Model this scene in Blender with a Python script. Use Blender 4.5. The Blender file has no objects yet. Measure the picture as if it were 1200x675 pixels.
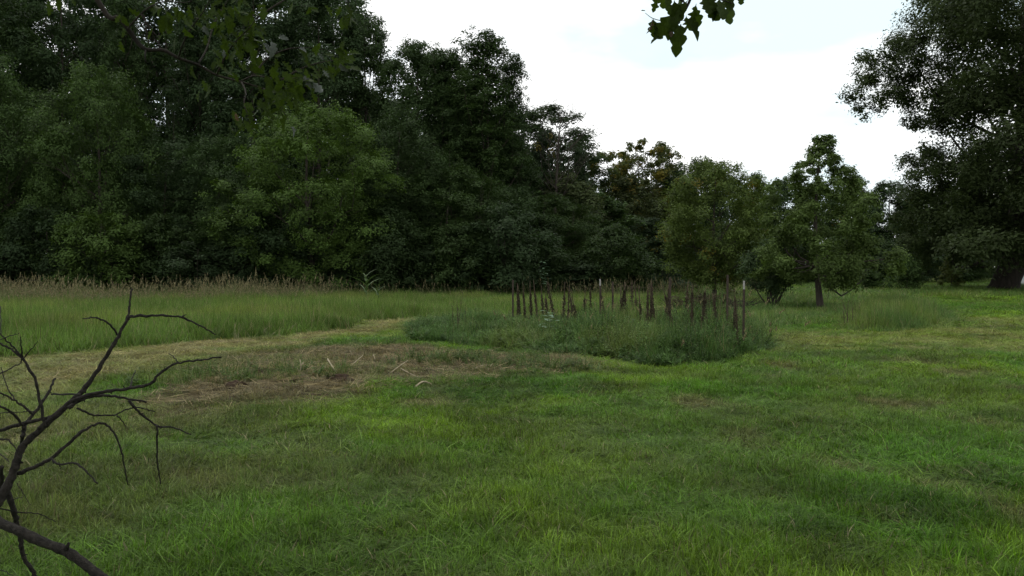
import bpy, math, random
import numpy as np
from mathutils import Vector, Matrix, Euler

R = math.radians
random.seed(7)
rng = np.random.default_rng(7)
scn = bpy.context.scene
col = scn.collection

# ------------------------------------------------------------------ camera
EYE = 1.6
PITCH = math.atan(25.5 / 1000)
cam_d = bpy.data.cameras.new('camera')
cam_d.sensor_width = 36.0
cam_d.lens = 30.0
cam_d.clip_start = 0.05
cam_d.clip_end = 5000
cam = bpy.data.objects.new('camera', cam_d)
col.objects.link(cam)
cam.location = (0, 0, EYE)
cam.rotation_euler = (math.pi / 2 - PITCH, 0, 0)
scn.camera = cam

# ------------------------------------------------------------------ world: overcast sky
SUN_EL, SUN_AZ = 58.0, -35.0        # azimuth from +Y towards +X
w = bpy.data.worlds.new('World')
scn.world = w
w.use_nodes = True
nt = w.node_tree
nt.nodes.clear()
N = nt.nodes.new
out = N('ShaderNodeOutputWorld')
bg = N('ShaderNodeBackground')
sky = N('ShaderNodeTexSky')
sky.sky_type = 'NISHITA'
sky.sun_disc = False
sky.sun_elevation = R(SUN_EL)
sky.sun_rotation = R(SUN_AZ)
sky.air_density = 1.0
sky.dust_density = 2.5
tc = N('ShaderNodeTexCoord')
mp = N('ShaderNodeMapping')
mp.inputs['Scale'].default_value = (1.0, 1.0, 2.6)
mp.inputs['Location'].default_value = (3.1, 0.4, 1.7)
nz = N('ShaderNodeTexNoise')
nz.inputs['Scale'].default_value = 2.8
nz.inputs['Detail'].default_value = 7
nz.inputs['Roughness'].default_value = 0.52
rp = N('ShaderNodeValToRGB')
rp.color_ramp.elements[0].position = 0.34
rp.color_ramp.elements[0].color = (0.8, 0.8, 0.8, 1)
rp.color_ramp.elements[1].position = 0.47
rp.color_ramp.elements[1].color = (0.985, 0.985, 0.985, 1)
cn = N('ShaderNodeTexNoise')
cn.inputs['Scale'].default_value = 3.1
cn.inputs['Detail'].default_value = 5
cr = N('ShaderNodeValToRGB')
cr.color_ramp.elements[0].position = 0.38
cr.color_ramp.elements[0].color = (6.45, 7.65, 8.05, 1)
cr.color_ramp.elements[1].position = 0.54
cr.color_ramp.elements[1].color = (9.8, 9.9, 9.8, 1)
mx = N('ShaderNodeMix')
mx.data_type = 'RGBA'
L = nt.links.new
L(tc.outputs['Generated'], mp.inputs['Vector'])
L(mp.outputs[0], nz.inputs['Vector'])
L(mp.outputs[0], cn.inputs['Vector'])
L(nz.outputs['Fac'], rp.inputs['Fac'])
L(cn.outputs['Fac'], cr.inputs['Fac'])
L(rp.outputs['Color'], mx.inputs['Factor'])
L(sky.outputs['Color'], mx.inputs['A'])
L(cr.outputs['Color'], mx.inputs['B'])
L(mx.outputs['Result'], bg.inputs['Color'])
bg.inputs['Strength'].default_value = 0.125
L(bg.outputs[0], out.inputs[0])

sun_d = bpy.data.lights.new('sun', 'SUN')
sun_d.energy = 0.8
sun_d.angle = R(25)
sun_d.color = (1.0, 0.96, 0.9)
sun = bpy.data.objects.new('sun', sun_d)
col.objects.link(sun)
sdir = Vector((math.sin(R(SUN_AZ)) * math.cos(R(SUN_EL)), math.cos(R(SUN_AZ)) * math.cos(R(SUN_EL)), math.sin(R(SUN_EL))))
sun.rotation_euler = sdir.to_track_quat('Z', 'Y').to_euler()
sun.location = (0, 0, 60)

scn.view_settings.view_transform = 'Standard'
scn.view_settings.look = 'None'
scn.view_settings.exposure = 0.18
scn.view_settings.gamma = 1.0
scn.view_settings.use_curve_mapping = False
scn.render.engine = 'CYCLES'
scn.cycles.max_bounces = 5
scn.cycles.diffuse_bounces = 3
scn.cycles.use_adaptive_sampling = True
scn.cycles.adaptive_threshold = 0.02
scn.cycles.transmission_bounces = 2
scn.cycles.glossy_bounces = 1
scn.cycles.transparent_max_bounces = 8

# ------------------------------------------------------------------ helpers
CP, SP = math.cos(PITCH), math.sin(PITCH)


def ray(px, py):
    X, Y = (px - 600) / 1000.0, (337.5 - py) / 1000.0
    return Vector((X, CP + Y * SP, -SP + Y * CP))


def at(px, py, z=0.0):
    """photo pixel -> point where its ray meets the height z"""
    d = ray(px, py)
    t = (z - EYE) / d.z
    return Vector((d.x * t, d.y * t, z))


def atd(px, py, dist):
    d = ray(px, py)
    t = dist / d.y
    return Vector((d.x * t, dist, EYE + d.z * t))


def hash2(ix, iy, s):
    n = (ix.astype(np.int64) * 374761393 + iy.astype(np.int64) * 668265263 + s * 974711) & 0x7fffffff
    n = ((n ^ (n >> 13)) * 1274126177) & 0x7fffffff
    return ((n ^ (n >> 16)) & 0xffff) / 65535.0


def vnoise(x, y, s=0):
    x = np.asarray(x, float); y = np.asarray(y, float)
    ix, iy = np.floor(x), np.floor(y)
    fx, fy = x - ix, y - iy
    fx, fy = fx * fx * (3 - 2 * fx), fy * fy * (3 - 2 * fy)
    a, b = hash2(ix, iy, s), hash2(ix + 1, iy, s)
    c, d = hash2(ix, iy + 1, s), hash2(ix + 1, iy + 1, s)
    return (a * (1 - fx) + b * fx) * (1 - fy) + (c * (1 - fx) + d * fx) * fy


def fbm(x, y, s=0, oct=4):
    v, a, t = 0, 0.5, 0
    for k in range(oct):
        v = v + a * vnoise(x * 2 ** k + 17.3 * k, y * 2 ** k - 9.1 * k, s + k)
        t += a
        a *= 0.5
    return v / t


def gh(x, y):
    return 0.10 * (fbm(np.asarray(x) * 0.35, np.asarray(y) * 0.35, 5, 3) - 0.5)


def smooth(e0, e1, x):
    t = np.clip((x - e0) / (e1 - e0), 0, 1)
    return t * t * (3 - 2 * t)


def in_poly(x, y, poly):
    x = np.asarray(x); y = np.asarray(y)
    r = np.zeros(x.shape, bool)
    n = len(poly)
    for i in range(n):
        x0, y0 = poly[i][:2]
        x1, y1 = poly[(i + 1) % n][:2]
        if y0 == y1:
            continue
        c = ((y0 > y) != (y1 > y)) & (x < (x1 - x0) * (y - y0) / (y1 - y0) + x0)
        r ^= c
    return r


def sd_poly(x, y, poly):
    """signed distance to a polygon, positive inside"""
    x = np.asarray(x, float); y = np.asarray(y, float)
    d = np.full(x.shape, 1e9)
    n = len(poly)
    for i in range(n):
        x0, y0 = poly[i][:2]
        x1, y1 = poly[(i + 1) % n][:2]
        ex, ey = x1 - x0, y1 - y0
        t = np.clip(((x - x0) * ex + (y - y0) * ey) / (ex * ex + ey * ey + 1e-12), 0, 1)
        d = np.minimum(d, np.hypot(x - x0 - t * ex, y - y0 - t * ey))
    return np.where(in_poly(x, y, poly), d, -d)


def new_mesh(name, V, F, mat=None, smooth_shade=False, attrs=None):
    """V (n,3); F (m,k) array or a list of index lists; attrs: name -> (domain, type, values)"""
    me = bpy.data.meshes.new(name)
    if isinstance(F, np.ndarray):
        m, k = F.shape
        me.vertices.add(len(V))
        me.vertices.foreach_set('co', np.asarray(V, np.float32).ravel())
        me.loops.add(m * k)
        me.loops.foreach_set('vertex_index', F.astype(np.int32).ravel())
        me.polygons.add(m)
        me.polygons.foreach_set('loop_start', np.arange(0, m * k, k, dtype=np.int32))
        me.update(calc_edges=True)
    else:
        me.from_pydata([tuple(v) for v in V], [], F)
        me.update()
    if smooth_shade and len(me.polygons):
        me.polygons.foreach_set('use_smooth', np.ones(len(me.polygons), bool))
    for an, (dom, typ, vals) in (attrs or {}).items():
        at_ = me.attributes.new(an, typ, dom)
        key = {'FLOAT': 'value', 'INT': 'value', 'FLOAT_COLOR': 'color', 'FLOAT_VECTOR': 'vector'}[typ]
        at_.data.foreach_set(key, np.asarray(vals, np.int32 if typ == 'INT' else np.float32).ravel())
    if mat:
        me.materials.append(mat)
    return me


def obj(name, me, parent=None):
    o = bpy.data.objects.new(name, me)
    col.objects.link(o)
    if parent is not None:
        o.parent = parent
    return o


def tag(o, label, cat=None, group=None, kind=None):
    o['label'] = label
    if cat:
        o['category'] = cat
    if group:
        o['group'] = group
    if kind:
        o['kind'] = kind
    return o


def thing(name, loc, label, cat, group=None, rz=0.0):
    o = bpy.data.objects.new(name, None)
    o.empty_display_size = 0.2
    col.objects.link(o)
    o.location = loc
    o.rotation_euler = (0, 0, rz)
    return tag(o, label, cat, group)


class MB:
    """collects tubes and quads into one mesh"""
    def __init__(self):
        self.V, self.F, self.n = [], [], 0

    def tube(self, pts, rad, k=6, cap=True):
        pts = [Vector(p) for p in pts]
        if not hasattr(rad, '__len__'):
            rad = [rad] * len(pts)
        prev = None
        base = self.n
        for i, p in enumerate(pts):
            t = (pts[min(i + 1, len(pts) - 1)] - pts[max(i - 1, 0)])
            if t.length < 1e-9:
                t = Vector((0, 0, 1))
            t.normalize()
            if prev is None:
                a = t.orthogonal().normalized()
            else:
                a = (prev - t * prev.dot(t))
                a = a.normalized() if a.length > 1e-6 else t.orthogonal().normalized()
            prev = a
            b = t.cross(a)
            for j in range(k):
                an = 2 * math.pi * j / k
                self.V.append(p + (a * math.cos(an) + b * math.sin(an)) * rad[i])
        self.n += k * len(pts)
        for i in range(len(pts) - 1):
            for j in range(k):
                j2 = (j + 1) % k
                self.F.append([base + i * k + j, base + i * k + j2, base + (i + 1) * k + j2, base + (i + 1) * k + j])
        if cap:
            self.F.append([base + j for j in range(k)][::-1])
            self.F.append([base + (len(pts) - 1) * k + j for j in range(k)])
        return self

    def box(self, c, s, rz=0.0):
        c = Vector(c)
        ca, sa = math.cos(rz), math.sin(rz)
        b = self.n
        for dz in (-.5, .5):
            for dx, dy in ((-.5, -.5), (.5, -.5), (.5, .5), (-.5, .5)):
                x, y = dx * s[0], dy * s[1]
                self.V.append(c + Vector((x * ca - y * sa, x * sa + y * ca, dz * s[2])))
        self.n += 8
        for f in ([0, 3, 2, 1], [4, 5, 6, 7], [0, 1, 5, 4], [1, 2, 6, 5], [2, 3, 7, 6], [3, 0, 4, 7]):
            self.F.append([b + i for i in f])
        return self

    def poly(self, pts):
        b = self.n
        self.V += [Vector(p) for p in pts]
        self.n += len(pts)
        self.F.append([b + i for i in range(len(pts))])
        return self

    def build(self, name, mat, parent=None, smooth_shade=True, off=(0, 0, 0)):
        o_ = Vector(off)
        me = new_mesh(name, [v - o_ for v in self.V], self.F, mat, smooth_shade)
        return obj(name, me, parent)

    def mesh(self, name, mat, smooth_shade=True):
        return new_mesh(name, self.V, self.F, mat, smooth_shade)


def spline(pts, n=4):
    """Catmull-Rom through points (tuples of any length)"""
    P = [np.array(p, float) for p in pts]
    P = [2 * P[0] - P[1]] + P + [2 * P[-1] - P[-2]]
    o = []
    for i in range(1, len(P) - 2):
        for k in range(n):
            t = k / n
            a, b, c, d = P[i - 1], P[i], P[i + 1], P[i + 2]
            o.append(0.5 * (2 * b + (c - a) * t + (2 * a - 5 * b + 4 * c - d) * t * t + (3 * b - a - 3 * c + d) * t ** 3))
    o.append(P[-2])
    return o


ORD = ['', 'first', 'second', 'third', 'fourth', 'fifth', 'sixth', 'seventh', 'eighth', 'ninth', 'tenth', 'eleventh', 'twelfth',
       'thirteenth', 'fourteenth', 'fifteenth', 'sixteenth', 'seventeenth', 'eighteenth', 'nineteenth', 'twentieth',
       'twenty-first', 'twenty-second', 'twenty-third', 'twenty-fourth', 'twenty-fifth', 'twenty-sixth', 'twenty-seventh', 'twenty-eighth']

# ------------------------------------------------------------------ materials


def mat_new(name):
    m = bpy.data.materials.new(name)
    m.use_nodes = True
    m.node_tree.nodes.clear()
    return m, m.node_tree.nodes.new, m.node_tree.links.new


def leafy(name, color_link, transl=0.28, rough=0.5, spec=0.25, two_tone=None):
    """diffuse + translucent thin-leaf material; color_link(N, L) -> colour socket"""
    m, N, L = mat_new(name)
    c = color_link(N, L)
    p = N('ShaderNodeBsdfPrincipled')
    p.inputs['Roughness'].default_value = rough
    p.inputs['Specular IOR Level'].default_value = spec
    t = N('ShaderNodeBsdfTranslucent')
    ms = N('ShaderNodeMixShader')
    ms.inputs[0].default_value = transl
    o = N('ShaderNodeOutputMaterial')
    L(c, p.inputs['Base Color'])
    hs = N('ShaderNodeHueSaturation')
    hs.inputs['Saturation'].default_value = 1.15
    hs.inputs['Value'].default_value = 1.1
    L(c, hs.inputs['Color'])
    L(hs.outputs[0], t.inputs['Color'])
    L(p.outputs[0], ms.inputs[1])
    L(t.outputs[0], ms.inputs[2])
    L(ms.outputs[0], o.inputs[0])
    return m


def attr(N, name, typ='GEOMETRY'):
    a = N('ShaderNodeAttribute')
    a.attribute_type = typ
    a.attribute_name = name
    return a


def mulv(N, L, colsock, facsock, lo, hi):
    """colour times a factor running lo..hi"""
    mr = N('ShaderNodeMapRange')
    mr.inputs['To Min'].default_value = lo
    mr.inputs['To Max'].default_value = hi
    L(facsock, mr.inputs['Value'])
    vm = N('ShaderNodeVectorMath')
    vm.operation = 'SCALE'
    L(colsock, vm.inputs[0])
    L(mr.outputs[0], vm.inputs['Scale'])
    return vm.outputs[0]


def tree_col(N, L):
    oi = N('ShaderNodeObjectInfo')
    v = attr(N, 'var')
    y = attr(N, 'yel')
    mxn = N('ShaderNodeMix')
    mxn.data_type = 'RGBA'
    mxn.inputs['B'].default_value = (0.20, 0.155, 0.03, 1)
    L(oi.outputs['Color'], mxn.inputs['A'])
    L(y.outputs['Fac'], mxn.inputs['Factor'])
    return mulv(N, L, mxn.outputs['Result'], v.outputs['Fac'], 0.7, 1.3)


M_LEAF = leafy('tree foliage', tree_col, 0.32, 0.6, 0.08)


def grass_col(N, L):
    ic = attr(N, 'col', 'INSTANCER')
    bv = attr(N, 'bv')
    sd = attr(N, 'sd')
    mxn = N('ShaderNodeMix')
    mxn.data_type = 'RGBA'
    mxn.inputs['B'].default_value = (0.19, 0.165, 0.09, 1)
    L(ic.outputs['Color'], mxn.inputs['A'])
    L(sd.outputs['Fac'], mxn.inputs['Factor'])
    return mulv(N, L, mxn.outputs['Result'], bv.outputs['Fac'], 0.45, 1.55)


M_GRASS = leafy('grass blades', grass_col, 0.3, 0.55, 0.10)


def const_leaf(c, var=0.25, scale=9.0):
    def f(N, L):
        tcn = N('ShaderNodeTexCoord')
        n = N('ShaderNodeTexNoise')
        n.inputs['Scale'].default_value = scale
        n.inputs['Detail'].default_value = 4
        L(tcn.outputs['Object'], n.inputs['Vector'])
        oi = N('ShaderNodeObjectInfo')
        rgb = N('ShaderNodeRGB')
        rgb.outputs[0].default_value = (*c, 1)
        a = mulv(N, L, rgb.outputs[0], n.outputs['Fac'], 1 - 2 * var, 1 + 2 * var)
        return mulv(N, L, a, oi.outputs['Random'], 0.75, 1.25)
    return f


M_OAKLEAF = leafy('oak leaf', const_leaf((0.032, 0.050, 0.010)), 0.42, 0.55, 0.06)
M_OAKLEAF_PALE = leafy('oak leaf underside', const_leaf((0.075, 0.085, 0.072)), 0.15, 0.5, 0.3)
M_OAKLEAF_BROWN = leafy('withered oak leaf', const_leaf((0.075, 0.05, 0.028)), 0.2, 0.6, 0.2)
M_PALELEAF = leafy('pale broad leaf', const_leaf((0.13, 0.22, 0.12)), 0.2, 0.5, 0.3)
M_BLADE = leafy('long green blade', const_leaf((0.06, 0.10, 0.03)), 0.3, 0.45, 0.3)
M_DRYLEAF = leafy('dried brown seed husk', const_leaf((0.062, 0.050, 0.033)), 0.1, 0.8, 0.1)


def rough_mat(name, c1, c2, scale=12, bump=0.5, rough=0.9, stretch=(1, 1, 1), detail=8):
    m, N, L = mat_new(name)
    tcn = N('ShaderNodeTexCoord')
    mpn = N('ShaderNodeMapping')
    mpn.inputs['Scale'].default_value = stretch
    n = N('ShaderNodeTexNoise')
    n.inputs['Scale'].default_value = scale
    n.inputs['Detail'].default_value = detail
    n.inputs['Roughness'].default_value = 0.65
    r = N('ShaderNodeValToRGB')
    r.color_ramp.elements[0].position = 0.3
    r.color_ramp.elements[0].color = (*c1, 1)
    r.color_ramp.elements[1].position = 0.7
    r.color_ramp.elements[1].color = (*c2, 1)
    p = N('ShaderNodeBsdfPrincipled')
    p.inputs['Roughness'].default_value = rough
    p.inputs['Specular IOR Level'].default_value = 0.2
    b = N('ShaderNodeBump')
    b.inputs['Strength'].default_value = bump
    b.inputs['Distance'].default_value = 0.02
    o = N('ShaderNodeOutputMaterial')
    L(tcn.outputs['Object'], mpn.inputs[0])
    L(mpn.outputs[0], n.inputs['Vector'])
    L(n.outputs['Fac'], r.inputs['Fac'])
    L(r.outputs['Color'], p.inputs['Base Color'])
    L(n.outputs['Fac'], b.inputs['Height'])
    L(b.outputs[0], p.inputs['Normal'])
    L(p.outputs[0], o.inputs[0])
    return m


M_BARK = rough_mat('tree bark', (0.025, 0.020, 0.016), (0.075, 0.062, 0.050), 7, 0.8, 0.95, (1, 1, 0.3))
M_OAKBARK = rough_mat('shaded oak bark', (0.012, 0.010, 0.008), (0.045, 0.036, 0.028), 5, 1.0, 0.95, (1, 1, 0.25))  # crown shade on the trunk put into the bark colour; real oak is paler
M_DEADWOOD = rough_mat('weathered dead wood', (0.008, 0.007, 0.006), (0.050, 0.042, 0.035), 60, 1.0, 0.9, (1, 1, 1))
M_STALK = rough_mat('brown dried stalk', (0.038, 0.027, 0.018), (0.090, 0.066, 0.044), 30, 0.4, 0.9, (1, 1, .3))
M_STRAW = rough_mat('pale bleached stalk', (0.24, 0.19, 0.12), (0.40, 0.34, 0.23), 30, 0.3, 0.85)
M_RUST = rough_mat('rusted steel post', (0.026, 0.022, 0.018), (0.070, 0.050, 0.036), 40, 0.3, 0.75)
M_WHITE = rough_mat('white post paint', (0.22, 0.21, 0.19), (0.36, 0.35, 0.33), 40, 0.1, 0.6)
M_WIRE = rough_mat('rusted wire', (0.05, 0.035, 0.026), (0.11, 0.075, 0.055), 40, 0.1, 0.7)
M_SOIL = rough_mat('dark turned soil', (0.022, 0.014, 0.009), (0.07, 0.045, 0.028), 22, 1.0, 1.0)
M_WALL = rough_mat('white painted boards', (0.72, 0.73, 0.75), (0.82, 0.83, 0.84), 8, 0.1, 0.6)
M_ROOF = rough_mat('grey metal roof', (0.25, 0.26, 0.27), (0.34, 0.35, 0.36), 5, 0.1, 0.5)

# ------------------------------------------------------------------ ground zones (from photo pixels on flat ground)


def zone(px):
    return [tuple(at(x, y)) for x, y in px]


Z_MEADOW = zone([(-500, 478), (-200, 445), (0, 419), (120, 411), (250, 399), (330, 394), (408, 387), (422, 378), (500, 374), (600, 370),
                 (640, 369), (705, 367), (760, 362), (800, 357), (800, 348), (700, 341), (300, 341), (-300, 343), (-600, 345)])
Z_PLOT = zone([(478, 401), (540, 405), (620, 411), (690, 416), (750, 428), (800, 428), (850, 423), (905, 408), (890, 398), (860, 391),
               (790, 386), (700, 381), (640, 377), (560, 373), (505, 376), (482, 384)])
Z_DIRT = zone([(150, 470), (200, 452), (235, 430), (300, 415), (380, 410), (440, 404), (500, 407), (600, 414), (680, 420), (710, 432),
               (620, 442), (560, 446), (500, 452), (430, 462), (330, 474), (230, 484)])
Z_STRAWPATH = zone([(-500, 560), (-200, 500), (0, 468), (150, 436), (260, 418), (330, 408), (420, 396), (480, 386), (490, 374), (640, 370), (720, 368),
                    (780, 360), (600, 366), (420, 374), (405, 387), (250, 398), (0, 416), (-500, 478)])
Z_STRAWPATH2 = zone([(870, 410), (960, 408), (1080, 412), (1300, 418), (1500, 420), (1500, 372), (1200, 372), (1120, 378), (1060, 388),
                     (980, 392), (890, 388)])
Z_DRYLEFT = zone([(-400, 560), (0, 480), (150, 470), (260, 470), (330, 478), (240, 505), (120, 520), (0, 560), (-200, 640)])
Z_BROWN2 = zone([(40, 560), (200, 540), (330, 530), (420, 545), (330, 575), (180, 600), (60, 612)])
Z_RIGHTTALL = zone([(985, 389), (1040, 391), (1100, 384), (1122, 376), (1105, 366), (1040, 360), (1000, 362), (985, 372)])
Z_RIGHTMID = zone([(875, 383), (940, 386), (1000, 372), (1000, 352), (900, 345), (850, 350)])

def lawn_color(x, y):
    """plain base colour of the lawn plants at a place (n,3)"""
    n1 = fbm(x * 0.55, y * 0.55, 11, 4)
    n2 = fbm(x * 1.7, y * 1.7, 23, 3)
    n3 = fbm(x * 0.22 + 3, y * 0.22, 31, 3)
    wx = x + (fbm(x * 1.1, y * 1.1, 41, 3) - .5) * 2.4
    wy = y + (fbm(x * 1.1, y * 1.1, 43, 3) - .5) * 2.4
    lush = np.array([0.088, 0.190, 0.022])
    yellow = np.array([0.150, 0.240, 0.026])
    olive = np.array([0.105, 0.155, 0.032])
    brown = np.array([0.160, 0.132, 0.066])
    straw = np.array([0.290, 0.235, 0.110])
    c = np.repeat(lush[None], len(x), 0)

    def mixin(f, b):
        nonlocal c
        c = c * (1 - f[:, None]) + b[None] * f[:, None]
    mixin(smooth(0.46, 0.64, n1) * 0.9, yellow)
    mixin(smooth(0.50, 0.68, n2) * 0.7, olive)
    c *= (1 - 0.35 * smooth(0.48, 0.66, fbm(x * 1.1 + 5, y * 1.1, 37, 4)))[:, None]
    mixin(smooth(0.56, 0.72, n3) * 0.45, olive)
    mixin(smooth(0.66, 0.78, fbm(x * 0.9 + 9, y * 0.9, 57, 4)) * 0.6, brown)
    mixin(smooth(-1.0, 0.8, sd_poly(wx, wy, Z_DRYLEFT)) * 0.6, brown * 0.9 + olive * 0.3)
    mixin(smooth(-0.8, 0.6, sd_poly(wx, wy, Z_BROWN2)) * 0.45, brown)
    mixin(smooth(-0.8, 0.8, sd_poly(wx, wy, Z_STRAWPATH)) * (0.55 + 0.4 * smooth(0.4, 0.62, n2)), straw * 0.8 + olive * 0.3)
    mixin(smooth(-0.9, 1.2, sd_poly(wx, wy, Z_STRAWPATH2)) * (0.35 + 0.5 * smooth(0.4, 0.62, n2)), straw * 0.55 + yellow * 0.5)
    d = smooth(-0.5, 0.7, sd_poly(wx, wy, Z_DIRT))
    mixin(d * (0.55 + 0.45 * smooth(0.35, 0.6, n2)), brown * 0.95)
    return np.clip(c, 0.004, 0.6)


def grid_axis(lo, hi, step, far, ratio=1.18):
    a = list(np.arange(lo, hi + step / 2, step))
    s = step
    up, dn = [], []
    v = hi
    while v < far:
        s *= ratio
        v += s
        up.append(v)
    s = step
    v = lo
    while v > -far:
        s *= ratio
        v -= s
        dn.append(v)
    return np.array(dn[::-1] + a + up)


gx = grid_axis(-22, 26, 0.25, 1400)
gy = grid_axis(1, 52, 0.25, 1400)
GX, GY = np.meshgrid(gx, gy)
fx, fy = GX.ravel(), GY.ravel()
fz = gh(fx, fy) * smooth(200, 60, np.hypot(fx, fy))
gcol = lawn_color(fx, fy) * np.array([0.62, 0.52, 0.62])
dd = smooth(-0.4, 0.6, sd_poly(fx, fy, Z_DIRT))
gcol = gcol * (1 - dd[:, None]) + np.array([0.125, 0.10, 0.054])[None] * dd[:, None]
clod = dd * (fbm(fx * 2.2, fy * 2.2, 77, 3) - 0.45)
dk = dd * smooth(0.56, 0.68, fbm(fx * 1.6 + 2, fy * 1.6, 79, 3)) * 0.8
gcol = gcol * (1 - dk[:, None]) + np.array([0.042, 0.030, 0.019])[None] * dk[:, None]
fz = fz + 0.13 * np.clip(clod, -0.1, 1)
nx, ny = len(gx), len(gy)
ii, jj = np.meshgrid(np.arange(nx - 1), np.arange(ny - 1))
q = (jj * nx + ii).ravel()
F = np.stack([q, q + 1, q + nx + 1, q + nx], 1)

m, N, L = mat_new('lawn soil and thatch')
a = attr(N, 'zonecol')
tcn = N('ShaderNodeTexCoord')
n1 = N('ShaderNodeTexNoise'); n1.inputs['Scale'].default_value = 14; n1.inputs['Detail'].default_value = 9; n1.inputs['Roughness'].default_value = 0.7
n2 = N('ShaderNodeTexNoise'); n2.inputs['Scale'].default_value = 1.3; n2.inputs['Detail'].default_value = 6
L(tcn.outputs['Object'], n1.inputs['Vector']); L(tcn.outputs['Object'], n2.inputs['Vector'])
c1 = mulv(N, L, a.outputs['Color'], n1.outputs['Fac'], 0.35, 1.65)
c2 = mulv(N, L, c1, n2.outputs['Fac'], 0.7, 1.3)
p = N('ShaderNodeBsdfPrincipled'); p.inputs['Roughness'].default_value = 1.0; p.inputs['Specular IOR Level'].default_value = 0.05
b = N('ShaderNodeBump'); b.inputs['Strength'].default_value = 0.8; b.inputs['Distance'].default_value = 0.05
o = N('ShaderNodeOutputMaterial')
L(c2, p.inputs['Base Color']); L(n1.outputs['Fac'], b.inputs['Height']); L(b.outputs[0], p.inputs['Normal']); L(p.outputs[0], o.inputs[0])
M_GROUND = m
ground = obj('ground', new_mesh('ground', np.stack([fx, fy, fz], 1), F, M_GROUND, True,
             {'zonecol': ('POINT', 'FLOAT_COLOR', np.concatenate([gcol, np.ones((len(fx), 1))], 1))}))
tag(ground, 'rough mown lawn and field with a bare brown patch', None, None, 'structure')


def gz(x, y):
    """ground height incl. the turned soil"""
    x = np.atleast_1d(np.asarray(x, float)); y = np.atleast_1d(np.asarray(y, float))
    d_ = smooth(-0.4, 0.6, sd_poly(x, y, Z_DIRT))
    return gh(x, y) + 0.13 * np.clip(d_ * (fbm(x * 2.2, y * 2.2, 77, 3) - 0.45), -0.1, 1)


# ------------------------------------------------------------------ grasses (stuff): tufts scattered by geometry nodes


def blades(n, rad, h0, h1, wid, lean, seg=3, curl=0.6, seed=0, seed_head=0.0, sd_len=0.22, flat=1.0, dry=0.0):
    """one tuft: n bent tapering blades; a share of them may carry a seed plume"""
    r = np.random.default_rng(seed)
    V, F, BV, SD = [], [], [], []
    for i in range(n):
        a_ = r.uniform(0, 2 * math.pi)
        rr = rad * math.sqrt(r.uniform())
        bx, by = rr * math.cos(a_), rr * math.sin(a_)
        h = r.uniform(h0, h1)
        az = r.uniform(0, 2 * math.pi)
        ln = abs(r.normal(0, lean)) + 0.04
        cu = curl * r.uniform(0.3, 1.3)
        wa = az + math.pi / 2 + r.normal(0, 0.4)
        wv = wid * r.uniform(0.6, 1.3)
        dx, dy = math.cos(az), math.sin(az)
        b0 = len(V)
        is_sd = r.uniform() < seed_head
        dv = 1.0 if r.uniform() < dry else 0.0
        bvv = r.uniform()
        for s in range(seg + 1):
            t = s / seg
            off = h * (ln * t + cu * 0.5 * t * t * ln * 2)
            z = h * flat * (t - 0.35 * cu * ln * t * t * 2)
            ww = wv * (1 - t ** 1.5 * 0.9) * 0.5
            if is_sd:
                ww *= 0.5
            p_ = np.array([bx + dx * off, by + dy * off, z])
            e = np.array([math.cos(wa), math.sin(wa), 0]) * ww
            V.append(p_ - e); V.append(p_ + e)
        for s in range(seg):
            k = b0 + 2 * s
            F.append([k, k + 1, k + 3, k + 2]); BV.append(bvv); SD.append(max(dv, 0.5 if is_sd else 0.0))
        if is_sd:
            top = (V[-1] + V[-2]) / 2
            L_ = sd_len * r.uniform(0.7, 1.3)
            for k in range(11):
                t = k / 10
                a2 = r.uniform(0, 6.28)
                c_ = top + np.array([dx * ln * L_ * t * 1.3, dy * ln * L_ * t * 1.3, L_ * (t - 0.45)])
                l2 = 0.055 * (1.15 - t) + 0.012
                d2 = np.array([math.cos(a2) * 0.5, math.sin(a2) * 0.5, 0.9]) * l2
                s2 = np.array([-math.sin(a2), math.cos(a2), 0.2]) * 0.012
                b1 = len(V)
                V += [c_ - d2 * 0.2, c_ + s2 + d2 * .5, c_ + d2, c_ - s2 + d2 * .5]
                F.append([b1, b1 + 1, b1 + 2, b1 + 3]); BV.append(r.uniform()); SD.append(1.0)
    return new_mesh('tuft', np.array(V), np.array(F), M_GRASS, False,
                    {'bv': ('FACE', 'FLOAT', BV), 'sd': ('FACE', 'FLOAT', SD)})


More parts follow.
